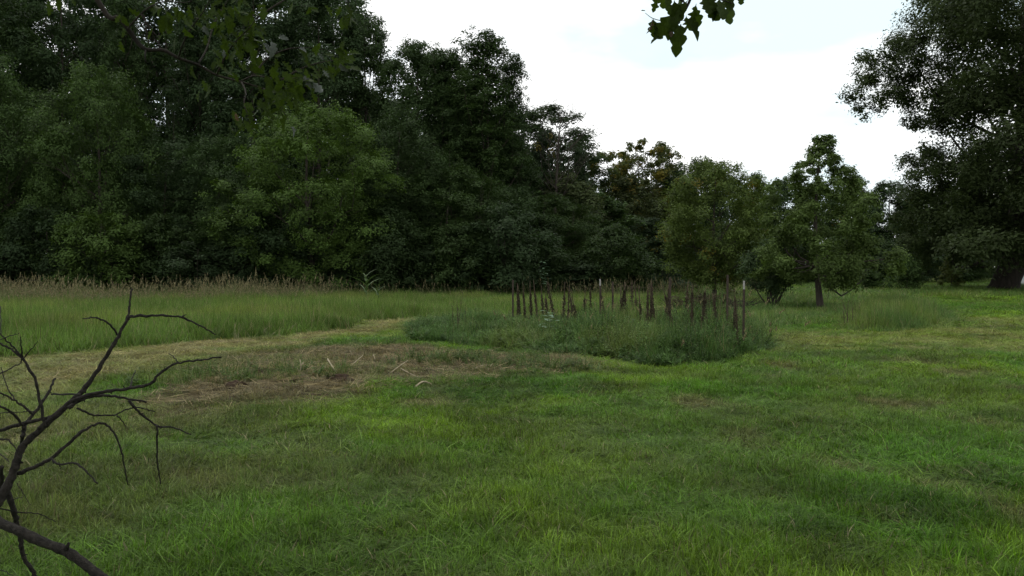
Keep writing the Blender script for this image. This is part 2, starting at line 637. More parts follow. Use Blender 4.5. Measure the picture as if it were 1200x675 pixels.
def weed(h, nl, seed, leaf=0.06, spread=0.25, stems=3):
    """one leafy weed: a few stems with small leaves"""
    r = np.random.default_rng(seed)
    V, F, BV = [], [], []
    for s in range(stems):
        az = r.uniform(0, 6.28)
        top = np.array([math.cos(az) * spread * r.uniform(.2, 1), math.sin(az) * spread * r.uniform(.2, 1), h * r.uniform(.65, 1)])
        base = np.array([math.cos(az), math.sin(az), 0]) * 0.03
        e = np.array([0.004, 0.004, 0])
        b0 = len(V)
        V += [base - e, base + e, top + e * .4, top - e * .4]
        F.append([b0, b0 + 1, b0 + 2, b0 + 3]); BV.append(0.3)
        for k in range(nl):
            t = r.uniform(0.12, 1.0)
            c_ = base * (1 - t) + top * t
            a2 = r.uniform(0, 6.28)
            d = np.array([math.cos(a2), math.sin(a2), r.uniform(-0.3, 0.9)])
            d /= np.linalg.norm(d)
            l_ = leaf * r.uniform(0.6, 1.3) * (1.25 - 0.6 * t)
            s_ = np.cross(d, [0, 0, 1.0]); s_ = s_ / (np.linalg.norm(s_) + 1e-6) * l_ * 0.24
            b0 = len(V)
            V += [c_, c_ + d * l_ * .5 + s_ + [0, 0, .01], c_ + d * l_ + [0, 0, -l_ * .2], c_ + d * l_ * .5 - s_ + [0, 0, .01]]
            F.append([b0, b0 + 1, b0 + 2, b0 + 3]); BV.append(r.uniform())
    return new_mesh('weed', np.array(V), np.array(F), M_GRASS, False,
                    {'bv': ('FACE', 'FLOAT', BV), 'sd': ('FACE', 'FLOAT', np.zeros(len(F)))})


def straw_piece(seed):
    r = np.random.default_rng(seed)
    V, F = [], []
    for k in range(7):
        a_ = r.uniform(0, 6.28)
        l_ = r.uniform(0.05, 0.22)
        c_ = np.array([r.normal(0, .08), r.normal(0, .08), r.uniform(0.005, 0.05)])
        d = np.array([math.cos(a_), math.sin(a_), r.normal(0, 0.15)]) * l_
        s_ = np.array([-math.sin(a_), math.cos(a_), 0.3]) * 0.004
        b0 = len(V)
        V += [c_ - d, c_ - s_ * 1.2 + d * .0, c_ + d, c_ + s_ * 1.2]
        F.append([b0, b0 + 1, b0 + 2, b0 + 3])
    return new_mesh('straw', np.array(V), np.array(F), M_GRASS, False,
                    {'bv': ('FACE', 'FLOAT', r.uniform(size=len(F))), 'sd': ('FACE', 'FLOAT', np.zeros(len(F)))})


def proto_collection(name, meshes):
    c = bpy.data.collections.new(name)
    for i, me in enumerate(meshes):
        o_ = bpy.data.objects.new('%s_%02d' % (name, i), me)
        c.objects.link(o_)
    return c


def scatter(name, P, SC, ROT, COL, coll, nvar, label, cat):
    n = len(P)
    me = new_mesh(name, P, np.zeros((0, 3), int), None, False, {
        'rot': ('POINT', 'FLOAT_VECTOR', ROT), 'scl': ('POINT', 'FLOAT_VECTOR', SC),
        'idx': ('POINT', 'INT', rng.integers(0, nvar, n)),
        'col': ('POINT', 'FLOAT_COLOR', np.concatenate([COL, np.ones((n, 1))], 1))})
    o_ = obj(name, me)
    tag(o_, label, cat, None, 'stuff')
    g = bpy.data.node_groups.new(name + ' scatter', 'GeometryNodeTree')
    g.interface.new_socket('Geometry', in_out='INPUT', socket_type='NodeSocketGeometry')
    g.interface.new_socket('Geometry', in_out='OUTPUT', socket_type='NodeSocketGeometry')
    N, L = g.nodes.new, g.links.new
    gi, go = N('NodeGroupInput'), N('NodeGroupOutput')
    mtp = N('GeometryNodeMeshToPoints')
    iop = N('GeometryNodeInstanceOnPoints')
    ci = N('GeometryNodeCollectionInfo')
    ci.inputs['Collection'].default_value = coll
    ci.inputs['Separate Children'].default_value = True
    ci.inputs['Reset Children'].default_value = True

    def named(nm, typ):
        k = N('GeometryNodeInputNamedAttribute')
        k.data_type = typ
        k.inputs['Name'].default_value = nm
        return k.outputs['Attribute']
    L(gi.outputs[0], mtp.inputs['Mesh'])
    L(mtp.outputs[0], iop.inputs['Points'])
    L(ci.outputs[0], iop.inputs['Instance'])
    iop.inputs['Pick Instance'].default_value = True
    L(named('idx', 'INT'), iop.inputs['Instance Index'])
    L(named('rot', 'FLOAT_VECTOR'), iop.inputs['Rotation'])
    L(named('scl', 'FLOAT_VECTOR'), iop.inputs['Scale'])
    L(iop.outputs[0], go.inputs[0])
    md = o_.modifiers.new('scatter', 'NODES')
    md.node_group = g
    return o_


def sector(d0, d1, dens, half=37.0):
    """random ground points in the field of view between two distances"""
    area = R(half) * (d1 * d1 - d0 * d0)
    n = int(area * dens)
    th = rng.uniform(-R(half), R(half), n)
    d = np.sqrt(rng.uniform(d0 * d0, d1 * d1, n))
    return d * np.sin(th), d * np.cos(th)


def rots(n, tilt=0.12):
    return np.stack([rng.normal(0, tilt, n), rng.normal(0, tilt, n), rng.uniform(0, 2 * math.pi, n)], 1)


# --- lawn
C_LAWN = proto_collection('lawn_tuft', [blades(38, 0.10, 0.030, 0.095, 0.0060, 0.85, 3, 0.9, 100 + k, dry=0.06) for k in range(6)])
C_LONG = proto_collection('long_tuft', [blades(26, 0.07, 0.08, 0.20, 0.006, 0.4, 4, 0.9, 130 + k, dry=0.06) for k in range(5)])
PX, PY, S1, S2 = [], [], [], []
for d0, d1, dens, sx_, sz_ in ((2.2, 7, 330, 1.0, 1.0), (7, 13, 190, 1.25, 1.0), (13, 24, 80, 1.7, 1.05), (24, 45, 26, 2.8, 1.3), (45, 95, 7, 5.0, 1.9)):
    x, y = sector(d0, d1, dens)
    PX.append(x); PY.append(y); S1.append(np.full(len(x), sx_)); S2.append(np.full(len(x), sz_))
x, y, s1, s2 = map(np.concatenate, (PX, PY, S1, S2))
keep = (sd_poly(x, y, Z_MEADOW) < 0.1) & (sd_poly(x, y, Z_PLOT) < -0.1)
dirt = sd_poly(x + (fbm(x, y, 91, 3) - .5) * 2, y + (fbm(x, y, 92, 3) - .5) * 2, Z_DIRT)
keep &= (rng.uniform(size=len(x)) > smooth(-0.5, 0.8, dirt) * (0.62 + 0.3 * (fbm(x * 1.5, y * 1.5, 95, 3) > .5)))
keep &= (rng.uniform(size=len(x)) > smooth(0.64, 0.74, fbm(x * 0.9 + 9, y * 0.9, 57, 4)) * 0.6)
x, y, s1, s2 = x[keep], y[keep], s1[keep], s2[keep]
hvar = 0.25 + 1.5 * fbm(x * 1.3, y * 1.3, 61, 4) ** 1.3
sp_ = np.maximum(smooth(-0.5, 0.5, sd_poly(x, y, Z_STRAWPATH)), smooth(-0.5, 0.5, sd_poly(x, y, Z_STRAWPATH2)))
hvar *= 1 - 0.4 * sp_
hvar *= 1.0 + 0.2 * smooth(9, 4, y)
n = len(x)
COL = lawn_color(x, y) * rng.uniform(0.62, 1.38, (n, 1)) * (0.72 + 0.56 * fbm(x * 3.2, y * 3.2, 141, 3))[:, None]
scatter('lawn_grass', np.stack([x, y, gz(x, y) - 0.005], 1), np.stack([s1, s1, s2 * hvar], 1) * rng.uniform(0.8, 1.2, (n, 1)), rots(n), COL, C_LAWN, 6,
        'short patchy green lawn grass covering the foreground', 'grass')
# longer unmown clumps among it
x, y = sector(2.5, 24, 26)
k_ = (fbm(x * 0.9 + 4, y * 0.9, 71, 4) > 0.56) & (sd_poly(x, y, Z_MEADOW) < -0.3) & (sd_poly(x, y, Z_PLOT) < 0) & (sd_poly(x, y, Z_DIRT) < 0.0) & (sd_poly(x, y, Z_STRAWPATH) < 0)
k_ &= rng.uniform(size=len(x)) < np.clip(1.25 - y / 22, 0.15, 1)
x, y = x[k_], y[k_]
n = len(x)
COL = lawn_color(x, y) * np.array([0.85, 0.95, 0.9]) * rng.uniform(0.7, 1.25, (n, 1))
scatter('long_grass', np.stack([x, y, gz(x, y) - 0.01], 1), np.repeat(rng.uniform(0.45, 1.0, (n, 1)), 3, 1), rots(n, 0.3), COL, C_LONG, 5,
        'longer unmown grass clumps scattered over the lawn', 'grass')

# --- tall meadow grass on the left
C_TALL = proto_collection('meadow_tuft', [blades(24, 0.16, 0.35, 0.68, 0.010, 0.16, 4, 0.8, 200 + k, dry=0.06) for k in range(6)])
C_PLUME = proto_collection('plume_tuft', [blades(15, 0.3, 0.45, 1.05, 0.011, 0.18, 4, 0.8, 230 + k, 0.33, 0.24) for k in range(6)])


def fill_poly(poly, dens, extra=0.0):
    xs_, ys_ = [p_[0] for p_ in poly], [p_[1] for p_ in poly]
    x0, x1, y0, y1 = min(xs_) - extra, max(xs_) + extra, min(ys_) - extra, max(ys_) + extra
    n_ = int((x1 - x0) * (y1 - y0) * dens)
    x_, y_ = rng.uniform(x0, x1, n_), rng.uniform(y0, y1, n_)
    k = in_poly(x_ + (fbm(x_ * 1.3, y_ * 1.3, 3, 2) - .5) * 0.5, y_ + (fbm(x_ * 1.3, y_ * 1.3, 4, 2) - .5) * 0.9, poly)
    k &= np.abs(np.arctan2(x_, y_)) < R(38)
    return x_[k], y_[k]


x, y = fill_poly(Z_MEADOW, 34)
dens = np.clip(1.1 - (y - 18) / 34, 0.35, 1)
k_ = rng.uniform(size=len(x)) < dens
x, y = x[k_], y[k_]
n = len(x)
nn = fbm(x * 0.4, y * 0.25, 81, 3)
nn2 = fbm(x * 1.2, y * 0.8, 83, 3)
COL = np.array([0.108, 0.175, 0.038])[None] * (1 - nn2[:, None] * 0.6) * 1.4 + np.array([0.05, 0.03, 0.012])[None] * smooth(.4, .7, nn)[:, None]
edge = smooth(1.0, 0.0, sd_poly(x, y, Z_MEADOW))
hs = (0.30 + 0.95 * fbm(x * .6, y * .6, 85, 4)) * (1 - 0.35 * edge) * rng.uniform(.8, 1.2, n)
# lower sward behind the stakes on the right
hs *= 0.92 * (1 - 0.35 * smooth(-6, 2, x))
scatter('meadow_grass', np.stack([x, y, gz(x, y)], 1), np.stack([np.full(n, 1.25), np.full(n, 1.25), hs], 1), rots(n, 0.07), COL, C_TALL, 6,
        'tall green meadow grass left of the weedy plot', 'grass')

Z_PLUME = zone([(-400, 384), (0, 364), (200, 362), (390, 358), (392, 350), (250, 346), (0, 346), (-300, 346)])
x, y = fill_poly(Z_PLUME, 6)
k_ = rng.uniform(size=len(x)) < smooth(.3, .6, fbm(x * .5, y * .5, 131, 3))
x, y = x[k_], y[k_]
n = len(x)
COL = np.repeat(np.array([[0.12, 0.145, 0.06]]), n, 0) * rng.uniform(0.75, 1.25, (n, 1))
scatter('plume_grass', np.stack([x, y, gz(x, y)], 1), np.stack([np.full(n, 1.2), np.full(n, 1.2), rng.uniform(0.55, 1.3, n) * (.6 + .6 * fbm(x * .35, y * .35, 133, 3))], 1), rots(n, 0.12), COL, C_PLUME, 6,
        'tan feathery seed plumes along the back of the meadow', 'grass')
# straggling plume grass behind the stakes
Z_PLUME2 = zone([(395, 355), (500, 352), (640, 350), (800, 352), (900, 346), (900, 342), (700, 344), (400, 347)])
x, y = fill_poly(Z_PLUME2, 1.3)
n = len(x)
COL = np.repeat(np.array([[0.11, 0.15, 0.055]]), n, 0) * rng.uniform(0.7, 1.2, (n, 1))
scatter('straggling_grass', np.stack([x, y, gz(x, y)], 1), np.stack([np.full(n, 1.0), np.full(n, 1.0), rng.uniform(0.6, 1.1, n)], 1), rots(n, 0.15), COL, C_PLUME, 6,
        'thin straggling seed grass at the foot of the woods', 'grass')

# --- weedy plot
C_WEED = proto_collection('plot_weed', [weed(0.5, 30, 300 + k, 0.06, 0.24, 4) for k in range(4)] +
                          [blades(26, 0.15, 0.2, 0.65, 0.008, 0.35, 4, 1.0, 330 + k, dry=0.08) for k in range(6)] +
                          [blades(7, 0.15, 0.35, 0.8, 0.006, 0.22, 4, 0.8, 345 + k, 0.25, 0.09, dry=0.1) for k in range(1)])
x, y = fill_poly(Z_PLOT, 70, 0.6)
n = len(x)
ed = smooth(-0.3, 1.0, sd_poly(x, y, Z_PLOT) + (fbm(x * 1.7, y * 1.7, 151, 3) - .5) * 1.2)
hh = (0.22 + 1.6 * fbm(x * 1.0, y * 1.0, 87, 4) ** 1.6) * (0.55 + 0.45 * ed) * rng.uniform(0.7, 1.3, n)
hh *= 0.72 + 0.6 * smooth(0.8, 3, x)
n5 = fbm(x * 1.1, y * 1.1, 88, 3)
COL = np.array([0.074, 0.132, 0.036])[None] * rng.uniform(0.6, 1.35, (n, 1)) * (0.65 + 0.7 * fbm(x * .9, y * .9, 89, 3))[:, None] + np.array([0.045, 0.038, 0.010])[None] * smooth(.48, .68, n5)[:, None]
scatter('plot_weeds', np.stack([x, y, gz(x, y)], 1), np.stack([np.full(n, 1.1), np.full(n, 1.1), hh], 1), rots(n, 0.16), COL, C_WEED, 11,
        'dense green weeds overgrowing the staked plot', 'weeds')

# taller loose grasses rising among the stakes
x, y = fill_poly(Z_PLOT, 7)
k_ = rng.uniform(size=len(x)) < smooth(-0.5, 2.5, x) * smooth(.35, .55, fbm(x * 1.2, y * 1.2, 153, 3))
x, y = x[k_], y[k_]
n = len(x)
COL = np.array([0.10, 0.135, 0.05])[None] * rng.uniform(0.7, 1.3, (n, 1))
C_LOOSE = proto_collection('loose_grass', [blades(9, 0.14, 0.35, 0.95, 0.007, 0.28, 4, 0.9, 360 + k, 0.2, 0.1, dry=0.12) for k in range(4)])
scatter('loose_grass', np.stack([x, y, gz(x, y)], 1), np.repeat(rng.uniform(0.7, 1.15, (n, 1)), 3, 1), rots(n, 0.14), COL, C_LOOSE, 4,
        'loose tall grasses growing up between the stakes', 'grass')

# --- tall grass islands and far field on the right
x, y = fill_poly(Z_RIGHTTALL, 26)
x2, y2 = fill_poly(Z_RIGHTMID, 11)
x3, y3 = sector(38, 95, 2.6, 37)
k3 = (x3 > 8.5) & (sd_poly(x3, y3, Z_MEADOW) < 0) & (fbm(x3 * .15, y3 * .15, 99, 3) > 0.46)
x3, y3 = x3[k3], y3[k3]
xa, ya = np.concatenate([x, x2, x3]), np.concatenate([y, y2, y3])
hs = np.concatenate([0.85 * smooth(-.2, .9, sd_poly(x, y, Z_RIGHTTALL)) + .2, np.full(len(x2), 0.42), np.full(len(x3), 0.55)]) * (0.6 + 0.8 * fbm(xa, ya, 101, 3))
ws = np.concatenate([np.full(len(x), 1.1), np.full(len(x2), 1.4), np.full(len(x3), 2.4)])
n = len(xa)
COL = np.array([0.088, 0.150, 0.042])[None] * rng.uniform(0.8, 1.2, (n, 1)) + np.array([0.04, 0.03, 0.0])[None] * smooth(.45, .65, fbm(xa * .6, ya * .6, 103, 3))[:, None]
scatter('field_grass', np.stack([xa, ya, gz(xa, ya)], 1), np.stack([ws, ws, hs], 1), rots(n, 0.1), COL, C_TALL, 6,
        'uneven tall grass in the field around the small tree', 'grass')

# --- straw litter on the bare patch and mown strips
C_STRAW = proto_collection('straw_bits', [straw_piece(400 + k) for k in range(5)])
x, y = fill_poly(Z_DIRT, 95, 0.5)
x2, y2 = fill_poly(Z_STRAWPATH, 7)
x3, y3 = fill_poly(Z_STRAWPATH2, 6)
x4, y4 = fill_poly(Z_DRYLEFT, 12)
x, y = np.concatenate([x, x2, x3, x4]), np.concatenate([y, y2, y3, y4])
n = len(x)
COL = np.array([0.31, 0.25, 0.13])[None] * rng.uniform(0.15, 1.15, (n, 1))
scatter('straw_litter', np.stack([x, y, gz(x, y) + 0.005], 1), np.repeat(rng.uniform(0.4, 0.95, (n, 1)), 3, 1), rots(n, 0.15), COL, C_STRAW, 5,
        'scattered straw litter over the bare brown patch', 'straw')

# ------------------------------------------------------------------ trees


def leaves_at(C, Nn, S, r, flat=0.42):
    """rhombic leaf faces (n,4,3) at centres C with normals Nn and sizes S"""
    n_ = len(C)
    rd = r.normal(size=(n_, 3))
    a_ = np.cross(Nn, rd)
    a_ /= np.linalg.norm(a_, axis=1, keepdims=True) + 1e-9
    b_ = np.cross(Nn, a_)
    s = S[:, None]
    fold = Nn * s * 0.12
    V = np.stack([C - a_ * s, C + b_ * s * flat + fold, C + a_ * s, C - b_ * s * flat + fold], 1)
    return V.reshape(-1, 3), np.arange(n_ * 4).reshape(-1, 4)


def crown_mesh(name, blobs, n_leaves, leaf, seed, sub=14, spread=0.34, yellow=0.0, zf=0.7):
    """blobs: (x,y,z,r); leaf clumps sit on the outside of each blob"""
    r = np.random.default_rng(seed)
    B = np.array(blobs, float)
    wgt = B[:, 3] ** 2
    wgt /= wgt.sum()
    cnt = np.maximum((wgt * n_leaves).astype(int), 20)
    C, Nn, VAR, YEL = [], [], [], []
    for (bx_, by_, bz_, br), c in zip(B, cnt):
        ns = max(5, int(sub * r.uniform(.7, 1.3)))
        d = r.normal(size=(ns, 3))
        flip = r.uniform(size=ns) < 0.6
        d[flip, 2] = np.abs(d[flip, 2])
        d /= np.linalg.norm(d, axis=1, keepdims=True)
        rad = br * r.uniform(0.6, 1.05, (ns, 1))
        sc = d * rad * np.array([1, 1, 0.8])
        k = r.integers(0, ns, c)
        off = r.normal(size=(c, 3)) * br * spread * np.array([1, 1, zf])
        p_ = sc[k] + off
        C.append(p_ + [bx_, by_, bz_])
        nrm = p_ / (np.linalg.norm(p_, axis=1, keepdims=True) + 1e-6) * 0.75 + np.array([0, 0, 0.6]) + r.normal(size=(c, 3)) * 0.36
        Nn.append(nrm / np.linalg.norm(nrm, axis=1, keepdims=True))
        clv = r.uniform(0.05, 0.95, ns)
        VAR.append(np.clip(clv[k] + r.normal(0, 0.10, c), 0, 1))
        yb = (r.uniform(size=ns) < yellow).astype(float)
        YEL.append(np.clip(yb[k] * r.uniform(0.4, 1.0, c), 0, 1))
    C, Nn = np.concatenate(C), np.concatenate(Nn)
    VAR, YEL = np.concatenate(VAR), np.concatenate(YEL)
    C[:, 2] = np.maximum(C[:, 2], 0.08)
    S = leaf * r.uniform(0.6, 1.35, len(C))
    V, F_ = leaves_at(C, Nn, S, r)
    return new_mesh(name, V, F_, M_LEAF, False, {'var': ('FACE', 'FLOAT', VAR), 'yel': ('FACE', 'FLOAT', YEL)})


def limb_pts(a_, b_, r, sag=0.12, n_=5):
    a_, b_ = np.array(a_, float), np.array(b_, float)
    l_ = np.linalg.norm(b_ - a_)
    j = r.normal(size=3) * l_ * sag
    return [tuple(a_ * (1 - t) + b_ * t + j * math.sin(math.pi * t) + np.array([0, 0, -0.08 * l_ * math.sin(math.pi * t)])) for t in np.linspace(0, 1, n_)]


def trunk_mesh(name, h, r0, blobs, seed, lean=(0, 0), nl=16, top=0.9, fork=0.25, flare=1.45):
    r = np.random.default_rng(seed)
    mb = MB()
    pts, rad = [], []
    nseg = 9
    jx, jy = r.normal(0, 0.02 * h, 2)
    for i in range(nseg + 1):
        t = i / nseg
        pts.append((lean[0] * t + jx * math.sin(3 * t), lean[1] * t + jy * math.sin(2.4 * t), h * top * t))
        rad.append(r0 * (1 - 0.86 * t ** 0.9) * (flare if i == 0 else 1.0))
    pts.insert(1, tuple(np.array(pts[0]) * 0.93 + np.array(pts[1]) * 0.07)); rad.insert(1, r0 * 1.1)
    mb.tube(pts, rad, 9)
    B = sorted(blobs, key=lambda q: -q[3])[:nl]
    for bx_, by_, bz_, br in B:
        zz = max(h * fork * 0.5, min(bz_ * r.uniform(0.45, 0.8), h * 0.8))
        t = zz / (h * top)
        k = min(int(t * nseg), nseg - 1)
        base = np.array(pts[k + 1])
        base = base + (np.array(pts[k + 2]) - base) * (t * nseg - k)
        rr = max(r0 * (1 - 0.86 * t) * 0.5, 0.02)
        lp = limb_pts(base, (bx_, by_, bz_), r)
        mb.tube(lp, [rr * (1 - 0.8 * s / (len(lp) - 1)) for s in range(len(lp))], 5, False)
        for q_ in range(3):
            e = np.array([bx_, by_, bz_]) + r.normal(size=3) * br * 0.7
            lp2 = limb_pts(lp[3], e, r, 0.1, 4)
            mb.tube(lp2, [rr * 0.35 * (1 - 0.8 * s / 3) for s in range(4)], 4, False)
    return mb.mesh(name, M_BARK)


def env_blobs(h, z0, rad, n_, seed, prof='oval', br=(0.16, 0.26), flatx=1.0):
    """blobs filling a crown envelope"""
    r = np.random.default_rng(seed)
    o_ = []
    for i in range(n_):
        t = (i + r.uniform()) / n_
        if prof == 'oval':
            p_ = math.sin(math.pi * min(max(t * 0.93 + 0.05, 0), 1)) ** 0.55
        elif prof == 'cone':
            p_ = (1 - t) ** 0.8 * 0.97 + 0.05
        elif prof == 'dome':
            p_ = math.sqrt(max(1 - t * t, 0)) * 0.95 + 0.05
        elif prof == 'round':
            p_ = min(1.0, 0.80 + t) * math.sqrt(max(1 - max(0, (t - 0.55) / 0.47) ** 2, 0.0)) + 0.04
        elif prof == 'vase':
            p_ = 0.35 + 0.65 * math.sin(math.pi * min(0.15 + t * 0.75, 1)) ** 0.7
        a_ = i * 2.399963 + r.uniform(-0.5, 0.5)
        rb = rad * r.uniform(*br) * (0.75 + 0.4 * p_)
        rr = max(rad * p_ - rb * 0.8, 0) * math.sqrt(r.uniform(0.15, 1.05)) * r.uniform(0.86, 1.16)
        o_.append((rr * math.cos(a_) * flatx, rr * math.sin(a_), z0 + (h - z0) * t * 0.97 - rb * 0.3 * t, rb))
    return o_


VAR_ = {}


def variant(key, h, z0, rad, nb, leaves, leaf, prof, seed, r0, yellow=0.0, sub=14, spread=0.34, br=(0.16, 0.26), nl=16, top=0.9):
    bl = env_blobs(h, z0, rad, nb, seed, prof, br)
    VAR_[key] = (crown_mesh(key + '_crown', bl, leaves, leaf, seed + 1, sub, spread, yellow), trunk_mesh(key + '_trunk', h, r0, bl, seed + 2, nl=nl, top=top), h, rad)


variant('tall_a', 20, 2.0, 4.2, 80, 50000, 0.12, 'round', 500, 0.26, br=(0.14, 0.24), spread=0.30)
variant('tall_b', 20, 3.0, 3.8, 72, 44000, 0.12, 'vase', 510, 0.24, spread=0.32, br=(0.13, 0.24))
variant('tall_c', 20, 2.0, 4.6, 80, 50000, 0.12, 'round', 520, 0.28, sub=10, br=(0.13, 0.24), spread=0.30)
variant('edge_a', 9, 0.3, 3.6, 80, 56000, 0.070, 'round', 540, 0.14, br=(0.13, 0.25), spread=0.235)
variant('edge_b', 9, 0.3, 3.6, 74, 52000, 0.070, 'round', 550, 0.14, sub=10, br=(0.14, 0.28), spread=0.235)
variant('walnut', 10, 0.5, 4.6, 95, 76000, 0.072, 'round', 560, 0.16, sub=10, spread=0.22, br=(0.12, 0.23))
variant('shrub_a', 3.4, 0.1, 2.0, 30, 16000, 0.070, 'dome', 570, 0.05, br=(0.18, 0.3), spread=0.30)
variant('shrub_b', 3.4, 0.1, 1.8, 26, 14000, 0.070, 'round', 580, 0.05, br=(0.18, 0.32), sub=9, spread=0.30)
variant('cedar', 9, 0.5, 2.3, 70, 26000, 0.085, 'cone', 590, 0.13, br=(0.18, 0.28))
variant('sparse', 11, 1.5, 3.0, 70, 22000, 0.12, 'vase', 600, 0.13, 0.2, sub=7, spread=0.30, br=(0.12, 0.22), nl=40)
variant('far_a', 11, 0.4, 3.8, 60, 24000, 0.14, 'oval', 610, 0.16, br=(0.15, 0.26), spread=0.26)
variant('far_b', 11, 0.3, 4.2, 64, 24000, 0.14, 'dome', 620, 0.16, yellow=0.03, br=(0.15, 0.26), spread=0.26)


def upswept(key, h, seed, leaves, wind=0.35, nbr=40, r0=0.22):
    """tall tree with thin ascending wind-blown branches"""
    r = np.random.default_rng(seed)
    bl_, lines = [], []
    for i in range(nbr):
        z = h * (0.22 + 0.68 * (i / nbr))
        a_ = i * 2.4 + r.uniform(-.4, .4)
        l_ = (1.0 - (z / h)) * 5.0 + 1.3
        e = np.array([math.cos(a_) * l_ * .62 + wind * l_ * .5, math.sin(a_) * l_ * .62, z + l_ * r.uniform(.55, 1.0)])
        e[2] = min(e[2], h * r.uniform(.93, 1.0))
        b_ = np.array([0.05, 0, z])
        lines.append((b_, e))
        for q in range(7):
            t_ = 0.25 + 0.75 * q / 6
            p_ = b_ * (1 - t_) + e * t_ + r.normal(size=3) * .28
            bl_.append((*p_, r.uniform(.42, .75) * (1.25 - .65 * t_)))
    mb = MB()
    mb.tube([(0, 0, -.1), (0, 0, .8), (.03 * h, 0, h * .4), (.02 * h, 0, h * .9)], [r0 * 1.4, r0, r0 * .6, .03], 8)
    for b_, e in lines:
        lp = limb_pts(b_, e, r, .04, 6)
        mb.tube(lp, [.06, .05, .04, .03, .02, .008], 4, False)
    VAR_[key] = (crown_mesh(key + '_crown', bl_, leaves, .10, seed + 1, 8, .34), mb.mesh(key + '_trunk', M_BARK), h, 4.0)


upswept('wispy', 20, 530, 34000, 0.15)

DARK = (0.040, 0.066, 0.022)
BLUE = (0.039, 0.064, 0.025)
MID = (0.047, 0.078, 0.023)
LITE = (0.070, 0.114, 0.026)
OLIVE = (0.082, 0.100, 0.028)
CEDAR = (0.032, 0.050, 0.021)
BRNZ = (0.054, 0.070, 0.025)


def place(name, key, px, d, ytop, wpx, colr, label, group, rz=None, tilt=0.0, cat='tree', by=None):
    """a tree standing at distance d in the direction of photo column px; its top at photo row ytop and crown wpx wide"""
    cm, tm, h, rad = VAR_[key]
    x_ = (px - 600) / 1000 * d
    htop = atd(px, ytop, d).z
    sz = htop / h
    sx_ = (wpx / 1000 * d) / (2 * rad)
    t = thing(name, (x_, d, float(gz(x_, d)[0]) - 0.03), label, cat, group, random.uniform(0, 6.28) if rz is None else rz)
    if tilt:
        t.rotation_euler = (0, tilt, 0) if rz is None else (0, tilt, rz)
    c_ = obj('crown', cm, t)
    c_.scale = (sx_, sx_, sz)
    v = random.uniform(0.80, 1.02)
    c_.color = (colr[0] * v, colr[1] * v, colr[2] * v, 1)
    k_ = obj('trunk', tm, t)
    k_.scale = (sx_, sx_, sz)
    return t


# back rows of the woodland
BACK = []
for i, px in enumerate(range(-420, 640, 62)):
    d = 66 + (i * 37 % 13)
    yt = [-60, -20, -75, -35, -50, -10][i % 6]
    if px > 400:
        yt = 60 + (i % 3) * 25
    if px > 540:
        yt = 120
    place('woodland_tree', ['tall_a', 'tall_b', 'tall_c'][i % 3], px, d, yt, 165, [DARK, BLUE, DARK][i % 3],
          'tall dark tree deep in the woodland behind the front rows', 'deep woodland trees')
for i, px in enumerate(range(-380, 660, 52)):
    place('understorey_tree', ['edge_a', 'edge_b'][i % 2], px + (i * 7 % 11), 60.5 + (i % 3), 165 + (i * 23 % 60), 150, [DARK, BLUE][i % 2],
          'dark understorey tree filling the shade between the woodland trunks', 'understorey trees in the woods')
# second row: tall trees
ROWB = [(-330, 57, -40, 150, 'tall_a', MID), (-210, 56, -70, 150, 'tall_c', DARK), (-110, 57, -30, 150, 'tall_b', BLUE),
        (-20, 56, -55, 150, 'tall_a', DARK), (75, 58, -40, 135, 'tall_c', BLUE), (150, 57, -30, 110, 'wispy', DARK),
        (228, 58, -60, 120, 'wispy', BLUE), (300, 56, -45, 140, 'tall_b', BLUE), (375, 57, -20, 130, 'tall_a', BLUE),
        (425, 58, 8, 95, 'tall_b', DARK), (490, 55, 42, 110, 'tall_a', DARK)]
LB = {-20: 'tall dark tree at the far left edge of the woodland', 75: 'tall blue-green tree left of the sky gap in the canopy',
      150: 'thin-crowned tree with bright sky gaps through its top at left', 228: 'thin-crowned tall tree right of the sky gap, behind oak twigs',
      300: 'tall blue-green tree rising behind the overhanging oak leaves', 375: 'tall tree directly behind the bright rounded crown',
      425: 'tall narrow tree left of the notch in the skyline', 490: 'broad dark tree right of the notch in the skyline'}
for px, d, yt, wp, key, c in ROWB:
    place('woodland_tree', key, px, d, yt, wp, c, LB.get(px, 'tall woodland tree beyond the left edge of the view'), 'tall woodland trees')
place('windswept_tree', 'wispy', 520, 54, 44, 120, DARK, 'windswept tree just left of the tallest windswept tree', 'tall woodland trees', rz=0.5)
place('windswept_tree', 'wispy', 556, 53, 24, 150, MID, 'tallest windswept tree at the right end of the tall woods', 'tall woodland trees', rz=0.0, tilt=0.03)
place('windswept_tree', 'wispy', 588, 54, 50, 88, DARK, 'slender windswept tree with loose top, right end of the tall woods', 'tall woodland trees', rz=0.2, tilt=0.04)
place('woodland_tree', 'tall_c', 535, 54, 90, 105, DARK, 'dark full tree below the tallest windswept crown', 'tall woodland trees')
place('woodland_tree', 'tall_a', 592, 55, 150, 90, DARK, 'dark tree filling the woods under the slender windswept tree', 'tall woodland trees')
